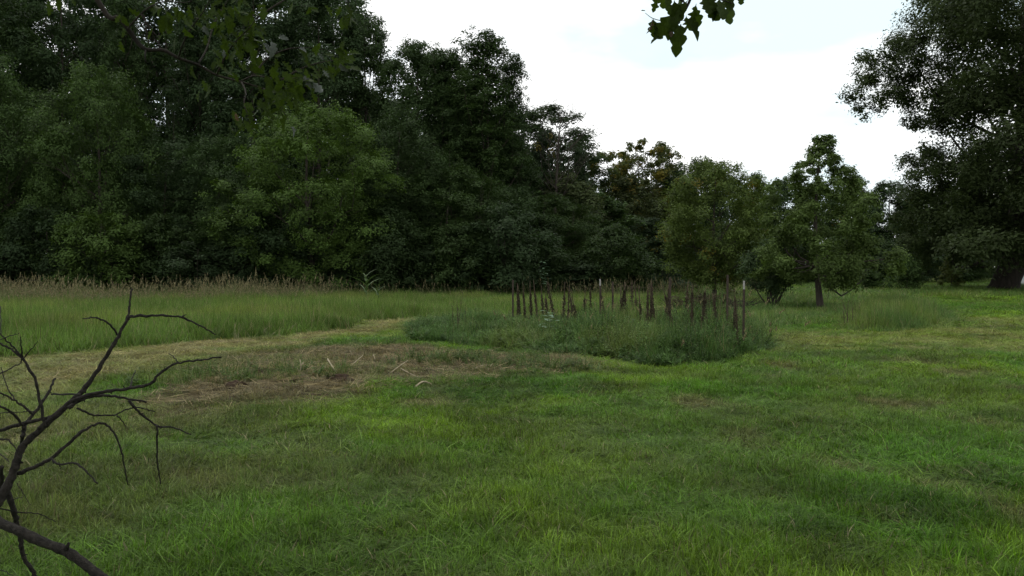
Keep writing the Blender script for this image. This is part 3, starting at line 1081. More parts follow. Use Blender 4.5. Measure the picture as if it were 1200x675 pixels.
# front row along the meadow
ROWA = [(-260, 48, 60, 150, 'edge_a', MID), (-130, 47, 90, 150, 'edge_b', MID), (-5, 48, 70, 120, 'edge_b', MID),
        (112, 47, 72, 120, 'edge_a', (0.056, 0.092, 0.025)), (200, 49, 160, 120, 'edge_b', BLUE), (275, 48, 150, 110, 'edge_a', DARK),
        (368, 45, 120, 165, 'walnut', LITE), (300, 45.5, 205, 110, 'edge_b', MID), (450, 47, 215, 110, 'edge_a', DARK), (470, 49, 130, 110, 'edge_b', DARK),
        (530, 48, 190, 120, 'edge_a', MID), (585, 50, 215, 110, 'edge_b', DARK), (640, 53, 225, 110, 'edge_a', MID)]
LA = {-5: 'mid-green tree cut by the left edge of the photo', 112: 'lighter leafy tree left of the sky gap in the woods',
      200: 'blue-green tree under the sky gap in the woods', 275: 'dark tree behind the left side of the bright rounded crown',
      368: 'bright yellow-green rounded tree standing out at the woodland front', 300: 'low tree at left foot of the bright rounded crown',
      450: 'dark low tree at right foot of the bright rounded crown', 470: 'dark tree just right of the bright rounded crown',
      530: 'mid-green bushy tree under the tallest windswept tree', 585: 'dark bushy tree left of the stakes at the woods foot',
      640: 'green bushy tree directly behind the leftmost stakes'}
for px, d, yt, wp, key, c in ROWA:
    place('edge_tree', key, px, d, yt, wp * 1.3, c, LA.get(px, 'bushy woodland edge tree beyond the left edge of the view'), 'woodland edge trees')
# shrubs at the foot of the woods
SH = []
for i, px in enumerate(range(-250, 780, 44)):
    d = 43.5 + (i * 29 % 11) * 0.25 + max(0, px - 560) * 0.03
    yt = [262, 285, 250, 295, 270, 240][(i * 5) % 6] + max(0, (px - 600)) * 0.12
    SH.append((px + (i * 17 % 13) - 6, d, yt, 95 + (i * 31 % 30), ['shrub_a', 'shrub_b'][i % 2], [DARK, BLUE, MID, BLUE][i % 4]))
k_ = 0
for px, d, yt, wp, key, c in SH:
    if px > -40:
        k_ += 1
        lab = 'dense shrub at the foot of the woods, %s from the left' % ORD[k_]
    else:
        lab = 'dense shrub at the foot of the woods beyond the left edge'
    place('shrub', key, px, d, yt, wp, tuple(0.85 * q_ for q_ in c), lab, 'shrubs along the foot of the woods', cat='shrub')
place('shrub', 'shrub_b', 120, 43, 246, 105, LITE, 'lighter green shrub standing out low at left in front of the woods', 'shrubs along the foot of the woods', cat='shrub')

# bare snag at the step of the skyline
d = 56.0
t = thing('bare_tree', ((648 - 600) / 1000 * d, d, 0), 'leafless grey tree with fine bare twigs at the step in the skyline', 'tree')
mb = MB()
r2 = np.random.default_rng(650)
hb = atd(648, 128, d).z
mb.tube([(0, 0, -.1), (.1, 0, hb * .4), (.3, 0, hb * .75), (.5, 0, hb * .97)], [.16, .11, .06, .01], 7)
mb.build('trunk', M_BARK, t)
for k_ in range(34):
    z_ = hb * (.45 + .5 * k_ / 34)
    a_ = k_ * 2.4
    l_ = (hb - z_) * .5 + .9
    b_ = np.array([.1 + .4 * z_ / hb, 0, z_])
    e = b_ + np.array([math.cos(a_) * l_ * .8 + .3, math.sin(a_) * l_ * .6, l_ * .9])
    mb = MB()
    lp = limb_pts(b_, e, r2, .06, 5)
    mb.tube(lp, [.03, .025, .02, .014, .006], 4, False)
    for q in range(6):
        i_ = r2.integers(1, 5)
        mb.tube([lp[i_], tuple(np.array(lp[i_]) + r2.normal(size=3) * .3 + np.array([.15, 0, .4]))], [.012, .004], 3, False)
    mb.build('limb', M_BARK, t)

# receding tree line in the middle
MIDL = [(640, 60, 150, 75, 'far_b', CEDAR, 'broad-topped dark tree at the step down in the skyline'),
        (678, 62, 172, 62, 'cedar', CEDAR, 'pointed dark evergreen where the low tree line begins'),
        (660, 58, 200, 90, 'far_a', BRNZ, 'brownish tree under the pointed dark evergreen'),
        (712, 74, 172, 60, 'sparse', OLIVE, 'thin yellowing tree right of the pointed dark evergreen'),
        (758, 76, 160, 70, 'sparse', OLIVE, 'loose yellow-leaved tree topping the low tree line'),
        (735, 70, 205, 90, 'far_b', BRNZ, 'brownish green tree below the two yellowing trees'),
        (700, 64, 225, 95, 'far_a', MID, 'green tree behind the left stakes in the low tree line'),
        (790, 78, 188, 60, 'far_a', BLUE, 'blue-green tree right of the yellow-leaved tree'),
        (822, 80, 182, 62, 'far_a', DARK, 'dark tree top peeping over the round olive tree'),
        (762, 64, 255, 95, 'far_b', BLUE, 'low blue-green tree behind the middle stakes'),
        (725, 86, 200, 70, 'far_a', DARK, 'dark tree showing through the thin yellowing tree'),
        (775, 88, 198, 70, 'far_b', DARK, 'dark tree showing through the loose yellow-leaved tree'),
        (850, 86, 205, 70, 'far_a', DARK, 'dark tree hidden behind the round olive tree'),
        (885, 88, 202, 60, 'far_b', DARK, 'dark tree in the gap between the two lone trees'),
        (915, 92, 206, 55, 'far_a', DARK, 'small-topped dark tree left of the slim young tree'),
        (1000, 88, 203, 70, 'far_b', DARK, 'dark round tree just right of the slim young tree'),
        (1040, 86, 210, 70, 'far_a', BLUE, 'dark tree between the slim young tree and the big oak'),
        (1075, 84, 222, 70, 'far_b', DARK, 'dark tree half hidden by the lower left of the big oak'),
        (955, 94, 212, 70, 'far_a', DARK, 'dark tree straight behind the slim young tree'),
        (1120, 90, 215, 110, 'far_a', DARK, 'distant tree screened by the middle of the big oak'),
        (1185, 92, 210, 110, 'far_b', DARK, 'distant tree screened by the trunk of the big oak'),
        (1270, 92, 200, 120, 'far_a', DARK, 'distant tree just beyond the right edge of the view'),
        (1370, 90, 190, 140, 'far_b', DARK, 'distant tree well beyond the right edge of the view')]
for px, d, yt, wp, key, c, lab in MIDL:
    place('distant_tree', key, px, d, yt, wp * 1.3, c, lab, 'trees of the low far tree line')
k_ = 0
for px, d, yt, wp in ((800, 66, 275, 90), (850, 68, 262, 100), (900, 72, 268, 90), (945, 76, 280, 90), (990, 78, 276, 90), (1035, 78, 282, 90), (1080, 76, 276, 90), (1125, 80, 284, 90), (1165, 86, 284, 80), (1280, 84, 280, 130), (1390, 84, 280, 130)):
    k_ += 1
    place('hedge_shrub', ['shrub_a', 'shrub_b'][k_ % 2], px, d, yt, wp, [DARK, BLUE, MID][k_ % 3],
          'dark shrub under the far tree line at right, %s from the left' % ORD[k_], 'shrubs under the far tree line', cat='shrub')

# the round olive tree behind the stakes
bl = env_blobs(6.7, 0.7, 3.15, 90, 700, 'oval', (0.12, 0.22))
d = 41.0
X0 = at(838, 350); X0 = Vector(((838 - 600) / 1000 * d, d, 0))
t = thing('round_tree', X0, 'round olive-green tree behind the right-hand stakes', 'tree')
c_ = obj('crown', crown_mesh('round_tree_crown', bl, 46000, 0.066, 701, 9, 0.27, 0.02, .8), t); c_.color = (0.080, 0.112, 0.028, 1)
obj('trunk', trunk_mesh('round_tree_trunk', 6.4, 0.12, bl, 702), t)

# the slim young tree in the open
d = 31.5
h = atd(962, 153, d).z
bl = []
r_ = np.random.default_rng(710)
for i in range(150):
    tt = (i + r_.uniform()) / 150
    prof = min(0.25 + 4.3 * (1 - tt), 2.6) * (0.75 + 0.25 * smooth(0, 0.15, tt)) * r_.uniform(.7, 1.25)
    a_ = i * 2.4 + r_.uniform(-.4, .4)
    rb = r_.uniform(0.24, 0.42) * (1.1 - 0.62 * tt)
    rr = max(prof - rb * .6, 0) * math.sqrt(r_.uniform(0.1, 1))
    bl.append((rr * math.cos(a_), rr * math.sin(a_), 0.95 + (h - 1.2) * tt, rb))
t = thing('young_tree', ((962 - 600) / 1000 * d, d, 0), 'slim young tree standing alone with a bare lower trunk', 'tree')
c_ = obj('crown', crown_mesh('young_tree_crown', bl, 52000, 0.060, 711, 8, 0.34, 0.0, .8), t); c_.color = (0.076, 0.112, 0.030, 1)
obj('trunk', trunk_mesh('young_tree_trunk', h, 0.13, bl, 712, nl=14, top=0.95, fork=0.5), t)

# the big oak at the right edge
d = 56.0
def opx(px, py, dd_=0.0):
    v = atd(px, py, d)
    return (v.x, dd_, v.z)
ox = (1177 - 600) / 1000 * d
bl = []
for px, py, rp, dy in ((1003, 112, 13, 0), (1016, 128, 13, .6), (1012, 92, 15, -.5), (1020, 68, 15, 1), (1034, 118, 16, -.6), (1036, 92, 18, .4), (1042, 62, 16, 0), (1056, 118, 18, .8),
                       (1058, 88, 20, -1), (1064, 50, 18, .5), (1078, 100, 24, 1), (1082, 66, 24, -1), (1088, 30, 24, 0), (1072, 140, 12, .5), (1085, 150, 16, -.8), (1096, 120, 24, 0.5),
                       (1102, 3, 26, 1), (1112, 45, 28, -2), (1110, 85, 28, 2), (1112, 150, 28, -1.5), (1125, 15, 30, 0), (1096, 172, 14, 1),
                       (1092, 192, 20, 0), (1074, 190, 13, 1), (1072, 212, 16, -1), (1092, 222, 22, 1.5), (1072, 240, 18, -1), (1066, 262, 16, 1), (1086, 262, 22, -2), (1070, 286, 14, 0), (1092, 292, 18, 1),
                       (1110, 250, 26, 0), (1118, 205, 28, -2), (1112, 290, 20, 2), (1135, 270, 26, -1), (1140, 300, 16, 1)):
    v = opx(px, py, dy)
    bl.append((v[0] - ox, v[1], v[2], rp * 1.15 / 1000 * d))
LOB = list(bl)
LOWB = [(px, py, dy) for px, py, dy in zip(range(1118, 1262, 9), [292, 300, 286, 303, 296, 284, 298, 290, 300, 288, 296, 284, 300, 292, 286, 298], [-7, -9, -6, -8, -5, -9, -7, -8.5, -6, -9, -7, -8, -6, -7, -9, -5])]
r_ = np.random.default_rng(720)
for i in range(440):
    a_, u_ = r_.uniform(0, 6.28), math.sqrt(r_.uniform(0.05, 1))
    zc = r_.uniform(0.0, 1)
    rad_ = 11.5 * (0.62 + 0.38 * math.sin(math.pi * (zc * 0.8 + 0.15)))
    xx = rad_ * u_ * math.cos(a_) + 1.5
    yy = rad_ * u_ * math.sin(a_)
    zz = 2.9 + zc ** 1.25 * 19 + (1 - u_) * 1.5
    pxx = 600 + (ox + xx) / (d + yy) * 1000
    pyy = 312 - (zz - 1.6) / (d + yy) * 1000
    if pxx < 1105 or (pxx < 1125 and pyy > 130 and pyy < 190):
        continue
    if pyy > 292 and pxx > 1150 and yy < 3:
        zz += 1.6
    bl.append((xx, yy, zz, r_.uniform(1.0, 1.8)))
for px, py, dy in LOWB:
    v = atd(px, py, d + dy)
    bl.append((v.x - ox, dy, v.z, 1.05))
t = thing('oak_tree', (ox, d, 0), 'huge dark spreading oak with thick trunk at the right edge', 'tree')
c_ = obj('crown', crown_mesh('oak_crown', bl[len(LOB):], 190000, 0.14, 721, 9, 0.27, 0.0, 0.8), t); c_.color = (0.037, 0.052, 0.018, 1)
c_ = obj('crown', crown_mesh('oak_crown_left', LOB, 58000, 0.105, 723, 9, 0.25, 0.0, 0.85), t); c_.color = (0.042, 0.060, 0.020, 1)
mb = MB()
tr = [(0, 0, -0.1), (0.04, 0, 0.25), (0.18, 0, 0.8), (0.42, 0, 1.3), (0.95, 0.1, 2.6), (1.15, 0.2, 4.6), (1.1, 0.2, 7), (1.2, .1, 11), (1.1, 0, 16), (1.2, 0, 20)]
mb.tube(tr, [1.2, 0.92, 0.82, 0.80, 0.78, 0.75, 0.6, 0.45, 0.28, 0.1], 14)
r_ = np.random.default_rng(722)
for b_ in sorted(bl[len(LOB):], key=lambda q: r_.uniform())[:40] + LOB[9:22:6]:
    zz = min(max(3.2, b_[2] * 0.6), 12)
    base = np.array([0.9, 0.15, zz])
    lp = limb_pts(base, b_[:3], r_, 0.03 if b_ in LOB else 0.1, 6)
    mb.tube(lp, [0.15 * (1 - 0.88 * s / 5) for s in range(6)], 6, False)
mb.build('trunk', M_OAKBARK, t)

# low growth in the open on the right
d = 33.5
t = thing('multi_stem_shrub', ((905 - 600) / 1000 * d, d, 0), 'leafy shrub with several bare stems left of the slim young tree', 'shrub')
bl = [(r_.normal(0, .55), r_.normal(0, .4), r_.uniform(.75, 2.4), r_.uniform(.28, .45)) for _ in range(30)]
c_ = obj('crown', crown_mesh('multi_stem_crown', bl, 12000, 0.06, 730), t); c_.color = (0.05, 0.078, 0.032, 1)
for k_ in range(9):
    a_ = r_.uniform(-0.5, 0.5)
    mb = MB()
    b_ = bl[k_]
    lp = limb_pts((r_.normal(0, .15), r_.normal(0, .12), 0), (b_[0], b_[1], b_[2]), r_, 0.05, 6)
    mb.tube(lp, [0.03, 0.028, 0.025, 0.02, 0.014, 0.008], 6)
    mb.build('stem', M_BARK, t)

t = thing('brush_heap', ((838 - 600) / 1000 * 31, 31, 0), 'dark tangled brush heap behind the right-hand stakes', 'brush')
mb = MB()
for k_ in range(150):
    a_ = r_.uniform(0, 6.28)
    cx, cy = r_.normal(0, 0.6), r_.normal(0, 0.4)
    l_ = r_.uniform(0.4, 1.1)
    z_ = r_.uniform(0.03, 0.3)
    e = (cx + math.cos(a_) * l_, cy + math.sin(a_) * l_ * .6, z_ + r_.uniform(0.0, .42))
    mb.tube(limb_pts((cx, cy, z_), e, r_, 0.1, 4), [0.016, 0.012, 0.008, 0.004], 4, False)
mb.build('twigs', M_DEADWOOD, t)
bl = [(r_.normal(0, .7), r_.normal(0, .3), r_.uniform(.1, .45), r_.uniform(.16, .3)) for _ in range(14)]
c_ = obj('leaves', crown_mesh('brush_leaves', bl, 2600, 0.05, 741), t); c_.color = (0.055, 0.045, 0.025, 1)

for px, d, ht, wd, c, lab in ((1062, 52, 2.2, 2.6, MID, 'low bush growing between the young tree and the big oak'),
                              (1115, 60, 2.7, 1.9, OLIVE, 'pale upright bush in the shade left of the oak trunk'),
                              (1020, 55, 1.5, 1.8, MID, 'small bush right behind the slim young tree')):
    bl = env_blobs(ht, 0.15, wd / 2, 18, 740 + px, 'dome', (0.22, 0.36))
    t = thing('bush', ((px - 600) / 1000 * d, d, 0), lab, 'bush', 'low bushes in the right-hand field')
    c_ = obj('foliage', crown_mesh('bush_foliage', bl, 3800, 0.08, 745 + px), t); c_.color = (*c, 1)
    obj('stems', trunk_mesh('bush_stems', ht, 0.03, bl, 748 + px, nl=8), t)

# ------------------------------------------------------------------ shed behind the oak trunk
d = 68.0
sx0 = (1196 - 600) / 1000 * d
t = thing('garden_shed', (sx0 + 2.2, d + 1.5, 0), 'white wall showing at the right edge beside the oak trunk', 'shed')
wl = MB().box((0, 0, 1.0), (4.4, 2.8, 2.0)).build('wall', M_WALL, t, False)
rf = MB()
rf.poly([(-2.5, -1.7, 2.0), (2.5, -1.7, 2.0), (2.5, 0, 2.75), (-2.5, 0, 2.75)]).poly([(-2.5, 1.7, 2.0), (-2.5, 0, 2.75), (2.5, 0, 2.75), (2.5, 1.7, 2.0)])
rf.poly([(-2.5, -1.7, 2.0), (-2.5, 0, 2.75), (-2.5, 1.7, 2.0)]).poly([(2.5, -1.7, 2.0), (2.5, 1.7, 2.0), (2.5, 0, 2.75)]).poly([(-2.5, -1.7, 1.99), (-2.5, 1.7, 1.99), (2.5, 1.7, 1.99), (2.5, -1.7, 1.99)])
rf.build('roof', M_ROOF, t, False)
pm = MB().box((0, 0, 0), (4.44, 0.02, 0.19)).mesh('plank', M_WALL, False)
for k_ in range(9):
    p_ = obj('plank', pm, t); p_.location = (0, -1.412, 0.16 + k_ * 0.21)

# ------------------------------------------------------------------ stakes, wire and dried stalks of the plot


def tpost(px, ytop, ybase, white, label):
    b_ = at(px, ybase)
    d_ = b_.y
    h_ = atd(px, ytop, d_).z
    z0 = float(gz(b_.x, b_.y)[0])
    t = thing('fence_post', (b_.x, b_.y, z0), label, 'fence post', 'steel posts of the plot fence', random.uniform(-.3, .3))
    t.rotation_euler = (random.uniform(-.02, .02), random.uniform(-.025, .025), random.uniform(-.3, .3))
    hw = h_ - z0
    wt = 0.16 if white else 0.0
    mb = MB()
    mb.box((0, 0, (hw - wt) / 2 - 0.1), (0.046, 0.008, hw - wt + 0.2)).box((0, 0.02, (hw - wt) / 2 - 0.1), (0.007, 0.034, hw - wt + 0.2))
    mb.build('shaft', M_RUST, t, False)
    st = MB().box((0, -0.008, 0), (0.02, 0.012, 0.012)).mesh('stud', M_RUST, False)
    for k in range(int((hw - 0.3) / 0.11)):
        o_ = obj('stud', st, t); o_.location = (0, 0, 0.2 + k * 0.11)
    if white:
        MB().box((0, 0, hw - wt / 2), (0.034, 0.009, wt)).box((0, 0.02, hw - wt / 2), (0.008, 0.035, wt)).build('painted_tip', M_WHITE, t, False)
    return Vector((b_.x, b_.y, h_))


posts = []
for px, yt, yb, wh, lab in ((601, 328, 384, False, 'weathered brown leftmost post of the row'),
                            (704, 327, 388, True, 'dark steel post with a bright white tip in mid row'),
                            (718, 330, 389, False, 'rusty post close right of the white-tipped middle post'),
                            (785, 325, 398, False, 'tall rust-brown post in the centre of the wire panel'),
                            (852, 322, 404, False, 'tall rusty post second from the right end'),
                            (871, 329, 412, True, 'dark steel post with a white tip at the right end')):
    posts.append(tpost(px, yt, yb, wh, lab))

# wire mesh strung between the posts of the right half
def wire_panel(a_, b_, label, rows=7, ztop=1.15):
    t = thing('wire_fence', (a_.x, a_.y, 0), label, 'wire fence', 'wire panels of the plot fence')
    o_ = Vector((a_.x, a_.y, 0))
    for k in range(rows):
        z = 0.12 + (ztop - 0.12) * k / (rows - 1)
        pts = [(a_.x + (b_.x - a_.x) * s, a_.y + (b_.y - a_.y) * s - 0.014, z + random.uniform(-.012, .012) - 0.03 * math.sin(math.pi * s)) for s in np.linspace(0, 1, 9)]
        MB().tube([Vector(q) - o_ for q in pts], 0.0028, 4).build('strand', M_WIRE, t)
    L_ = math.hypot(b_.x - a_.x, b_.y - a_.y)
    nv = int(L_ / 0.17)
    for k in range(nv + 1):
        s = k / nv
        x_, y_ = a_.x + (b_.x - a_.x) * s, a_.y + (b_.y - a_.y) * s - 0.014
        zt = ztop - 0.03 * math.sin(math.pi * s)
        MB().tube([(x_ - o_.x, y_ - o_.y, 0.1), (x_ - o_.x + random.uniform(-.01, .01), y_ - o_.y, zt)], 0.0025, 4).build('stay', M_WIRE, t)


wire_panel(posts[2], posts[3], 'rusted wire mesh between the middle posts of the plot')
wire_panel(posts[4], posts[5], 'rusted wire mesh at the right end of the plot')
wire_panel(posts[3], posts[4], 'rusted wire mesh grown over with weeds, right of the tall brown post', 6, 0.95)

# dried brown dock-like stalks


def dried_stalk(px, ytop, ybase, wpx, seed, label):
    r = np.random.default_rng(seed)
    ybase += r.uniform(-4, 5)
    b_ = at(px, ybase)
    h_ = max(atd(px, ytop, b_.y).z, 0.5)
    z0 = float(gz(b_.x, b_.y)[0])
    t = thing('dried_stalk', (b_.x, b_.y, z0), label, 'dried stalk', 'dried brown stalks standing in the plot')
    h_ -= z0
    le = r.normal(0, 0.09, 2)
    f = lambda s: np.array([le[0] * s * h_ + .01 * math.sin(5 * s), le[1] * s * h_, s * h_])
    MB().tube([f(s) for s in np.linspace(-0.04, 1, 7)], [0.018, 0.017, 0.016, 0.014, 0.012, 0.009, 0.005], 6).build('stem', M_STALK, t)
    wd = r.uniform(.45, 1.15) * wpx / 1000 * b_.y
    nl = int(r.uniform(260, 640))
    s = r.uniform(0.12, r.uniform(.6, 1.0), nl)
    env = wd * (0.22 + 0.78 * (1 - s) ** 0.8)
    C = np.array([f(q) for q in s]) + np.stack([r.normal(0, 1, nl) * env * .33, r.normal(0, 1, nl) * env * .33, r.normal(0, .02, nl)], 1)
    nr = r.normal(size=(nl, 3)); nr /= np.linalg.norm(nr, axis=1, keepdims=True)
    V, F_ = leaves_at(C, nr, 0.024 * r.uniform(.6, 1.5, nl), r)
    obj('seed_husks', new_mesh('husks', V, F_, M_DRYLEAF), t)['kind'] = 'stuff'


STK = [(609, 338, 378, 3), (615, 334, 376, 5), (622, 333, 377, 4), (630, 332, 379, 6), (641, 346, 378, 5), (650, 334, 380, 6), (659, 334, 382, 6), (671, 341, 383, 7),
       (675, 343, 383, 5), (684, 338, 381, 6), (727, 338, 388, 5), (733, 335, 390, 6), (748, 333, 392, 5), (757, 336, 393, 5), (765, 331, 394, 6), (775, 334, 396, 5),
       (801, 334, 400, 6), (810, 338, 404, 7), (826, 345, 404, 6), (838, 350, 406, 5), (858, 348, 408, 5),
       (606, 336, 380, 4), (636, 338, 379, 4), (664, 338, 384, 4), (692, 340, 385, 4), (711, 336, 387, 5), (723, 334, 390, 4), (740, 332, 391, 5), (752, 338, 394, 4), (761, 334, 396, 4), (770, 336, 397, 4), (780, 332, 398, 5), (793, 338, 401, 5), (818, 340, 403, 4), (846, 346, 409, 5), (864, 342, 411, 4)]
STK.sort()
for k_, (px, yt, yb, wp) in enumerate(STK):
    dried_stalk(px, yt - 4, yb, wp, 800 + k_, 'brown dried weed stalk standing in the plot, %s from the left' % (ORD + ['twenty-ninth', 'thirtieth', 'thirty-first', 'thirty-second', 'thirty-third', 'thirty-fourth', 'thirty-fifth', 'thirty-sixth'])[k_ + 1])

# other single plants


def leaf_shape(n_=7, w_=0.3, fold=0.12, bend=0.35, lobes=None):
    """one leaf along +X, unit length; normal +Z; returns V, F"""
    V, F_ = [], []
    st = lobes or [(0, .02), (.12, .10), (.3, w_ * .95), (.5, w_), (.7, w_ * .75), (.88, w_ * .35), (1.0, .0)]
    for s, wv in st:
        z = -bend * s * s
        V += [(s, -wv, z + fold * wv), (s, 0, z), (s, wv, z + fold * wv)]
    for i in range(len(st) - 1):
        a_ = 3 * i
        F_ += [[a_, a_ + 3, a_ + 4, a_ + 1], [a_ + 1, a_ + 4, a_ + 5, a_ + 2]]
    return V, F_


V_, F_ = leaf_shape()
ME_BROAD = new_mesh('broad_leaf', V_, F_, M_PALELEAF, True)
V_, F_ = leaf_shape(w_=0.05, fold=0.4, bend=0.55)
ME_BLADE = new_mesh('long_blade', V_, F_, M_BLADE, True)


def orient(loc, direction, normal, size, roll=0.0):
    x_ = Vector(direction).normalized()
    z_ = Vector(normal)
    z_ = (z_ - x_ * z_.dot(x_))
    z_ = z_.normalized() if z_.length > 1e-5 else x_.orthogonal().normalized()
    y_ = z_.cross(x_)
    m_ = Matrix((x_, y_, z_)).transposed().to_4x4()
    return Matrix.Translation(Vector(loc)) @ m_ @ Matrix.Rotation(roll, 4, 'X') @ Matrix.Scale(size, 4)


def leafy_plant(name, px, ybase, ht, spread, nl, size, me, stem_mat, label, cat, seed, z_lo=0.3, lean_up=0.3):
    r = np.random.default_rng(seed)
    b_ = at(px, ybase)
    t = thing(name, (b_.x, b_.y, float(gz(b_.x, b_.y)[0])), label, cat)
    MB().tube([(0, 0, -0.03), (0.01, 0.0, ht * .5), (0.02, 0.01, ht)], [0.012, 0.01, 0.004], 6).build('stem', stem_mat, t)
    for k in range(nl):
        a_ = k * 2.4 + r.uniform(-.3, .3)
        z = ht * (z_lo + (1 - z_lo) * (k + .5) / nl)
        o_ = obj('leaf', me, t)
        o_.matrix_local = orient((0.01, 0, z), (math.cos(a_), math.sin(a_), lean_up + r.normal(0, .15)), (0, 0, 1), size * r.uniform(.75, 1.2) * (1.15 - .4 * k / nl))


leafy_plant('broad_leaved_plant', 642, 399, 0.62, .3, 13, 0.26, ME_BROAD, M_BLADE, 'pale broad-leaved plant standing out among the weeds of the plot', 'plant', 61)
leafy_plant('broad_leaved_plant', 737, 402, 0.55, .3, 7, 0.16, ME_BROAD, M_BLADE, 'small pale-leaved plant in the weeds below the wire mesh', 'plant', 62)
leafy_plant('tall_weed', 638, 349, 1.9, .3, 22, 0.34, ME_BROAD, M_BLADE, 'tall leafy weed rising behind the left stakes', 'plant', 63)
leafy_plant('maize_like_plant', 429, 361, 1.25, .3, 9, 0.7, ME_BLADE, M_BLADE, 'tall plant with long arching blades at the woods foot', 'plant', 64, 0.35, 1.6)
leafy_plant('maize_like_plant', 443, 360, 0.9, .3, 6, 0.55, ME_BLADE, M_BLADE, 'smaller plant with arching blades, right of the tall one', 'plant', 65, 0.35, 1.6)


def bare_weed(px, ybase, ht, n_, seed, mat, label, name='bare_weed', rad=0.008, cat='dead weed'):
    r = np.random.default_rng(seed)
    b_ = at(px, ybase)
    t = thing(name, (b_.x, b_.y, float(gz(b_.x, b_.y)[0])), label, cat)
    for k in range(n_):
        e = np.array([r.normal(0, .12) * ht, r.normal(0, .1) * ht, ht * r.uniform(.7, 1)])
        lp = limb_pts((r.normal(0, .02), r.normal(0, .02), -0.02), e, r, .05, 5)
        st_ = MB().tube(lp, [rad, rad * .9, rad * .8, rad * .6, rad * .3], 5)
        for q in range(5):
            i_ = r.integers(2, 5)
            e2 = np.array(lp[i_]) + np.array([r.normal(0, .06), r.normal(0, .05), r.uniform(.03, .12)]) * ht
            st_.tube([lp[i_], e2], [rad * .5, rad * .2], 4, False)
        st_.build('stem', mat, t)


bare_weed(535, 394, 0.98, 3, 71, M_STALK, 'dark dead branching weed left of the stakes in the plot')
bare_weed(541, 392, 0.8, 3, 72, M_STALK, 'shorter dead weed beside the dark branching one')
bare_weed(278, 402, 0.5, 3, 73, M_STRAW, 'pale bleached weed at the front edge of the meadow', rad=0.0035)
bare_weed(993, 384, 0.75, 4, 74, M_STALK, 'dark brown weed spike at the left end of the tall grass island', rad=0.012)
bare_weed(1005, 380, 0.6, 3, 75, M_STALK, 'short brown weed beside the dark spike in the grass island', rad=0.008)

# ------------------------------------------------------------------ bare patch: stalks and soil clods


def lying(pts, rad, label, kind='bleached_stalk', grp='bleached stalks on the bare patch'):
    W_ = []
    for px, py, z in pts:
        v = at(px, py)
        W_.append((v.x, v.y, float(gz(v.x, v.y)[0]) + rad * 0.8 + z))
    o_ = Vector(W_[0])
    rad *= .68
    P_ = [Vector(q) - o_ for q in spline(W_, 4)]
    n_ = len(P_)
    ob = MB().tube(P_, [rad * (1 - 0.55 * i / n_) for i in range(n_)], 6).build(kind, M_STRAW, None)
    ob.location = o_
    tag(ob, label, 'stalk', grp)


def upright(px, py, segs, rad, label):
    """a standing bleached stalk; segs: (dx px, dy px up) offsets at the distance of its foot"""
    b_ = at(px, py)
    rad *= .7
    z0 = float(gz(b_.x, b_.y)[0])
    k = b_.y / 1000
    ob = MB()
    for sg in segs:
        ob.tube([(q[0] * k, (i % 2) * 0.03, q[1] * k - 0.01) for i, q in enumerate(sg)], [rad * (1 - .5 * i / len(sg)) for i in range(len(sg))], 6)
    o_ = ob.build('bleached_stalk', M_STRAW)
    o_.location = (b_.x, b_.y, z0)
    tag(o_, label, 'stalk', 'bleached stalks on the bare patch')


upright(352, 441, [[(0, 0), (-0.5, 6), (1, 12), (-1, 19)], [(-1, 4), (-4, 8), (-7, 10)], [(0, 11), (3, 15)]], 0.016, 'forked pale stalk standing up in the bare patch')
upright(411, 419, [[(0, 0), (1, 5), (-1, 9)]], 0.016, 'short pale stub standing at the back of the bare patch')
lying([(384, 429, .12), (388, 436, .06), (395, 442, 0.01)], 0.018, 'pale stalk leaning diagonally near the dark soil lump')
lying([(412, 435, 0), (414, 430, .05), (425, 423, .08)], 0.016, 'bent pale stalk right of the leaning diagonal one')
lying([(438, 422, .06), (441, 426, 0)], 0.014, 'tiny pale stalk tip at the back of the bare patch')
lying([(486, 456, 0), (496, 453, .03), (506, 453, 0)], 0.022, 'pale stalk at the front edge of the bare patch')
lying([(470, 438, .02), (490, 445, .02), (512, 448, .0)], 0.014, 'long pale stalk lying left of centre in the straw')
lying([(455, 440, 0), (468, 437, .04), (478, 431, .1)], 0.012, 'thin straw stalk slanting up in the brown straw')
lying([(522, 447, 0), (545, 443, .02), (560, 440, .03)], 0.014, 'long pale stalk lying at the right of the straw')
lying([(530, 450, 0), (553, 447, .01)], 0.012, 'short pale stalk lying in front of the long right one')
lying([(570, 438, 0), (577, 433, .05)], 0.016, 'short pale stalk at the right end of the straw')
lying([(586, 444, 0), (600, 442, .02)], 0.011, 'thin stalk lying at the far right of the straw')
lying([(440, 428, 0), (455, 427, .02), (475, 429, .0)], 0.011, 'thin stalk lying across the back of the straw')
lying([(545, 437, 0), (565, 434, .03), (580, 430, .02)], 0.011, 'thin stalk lying behind the long right one')


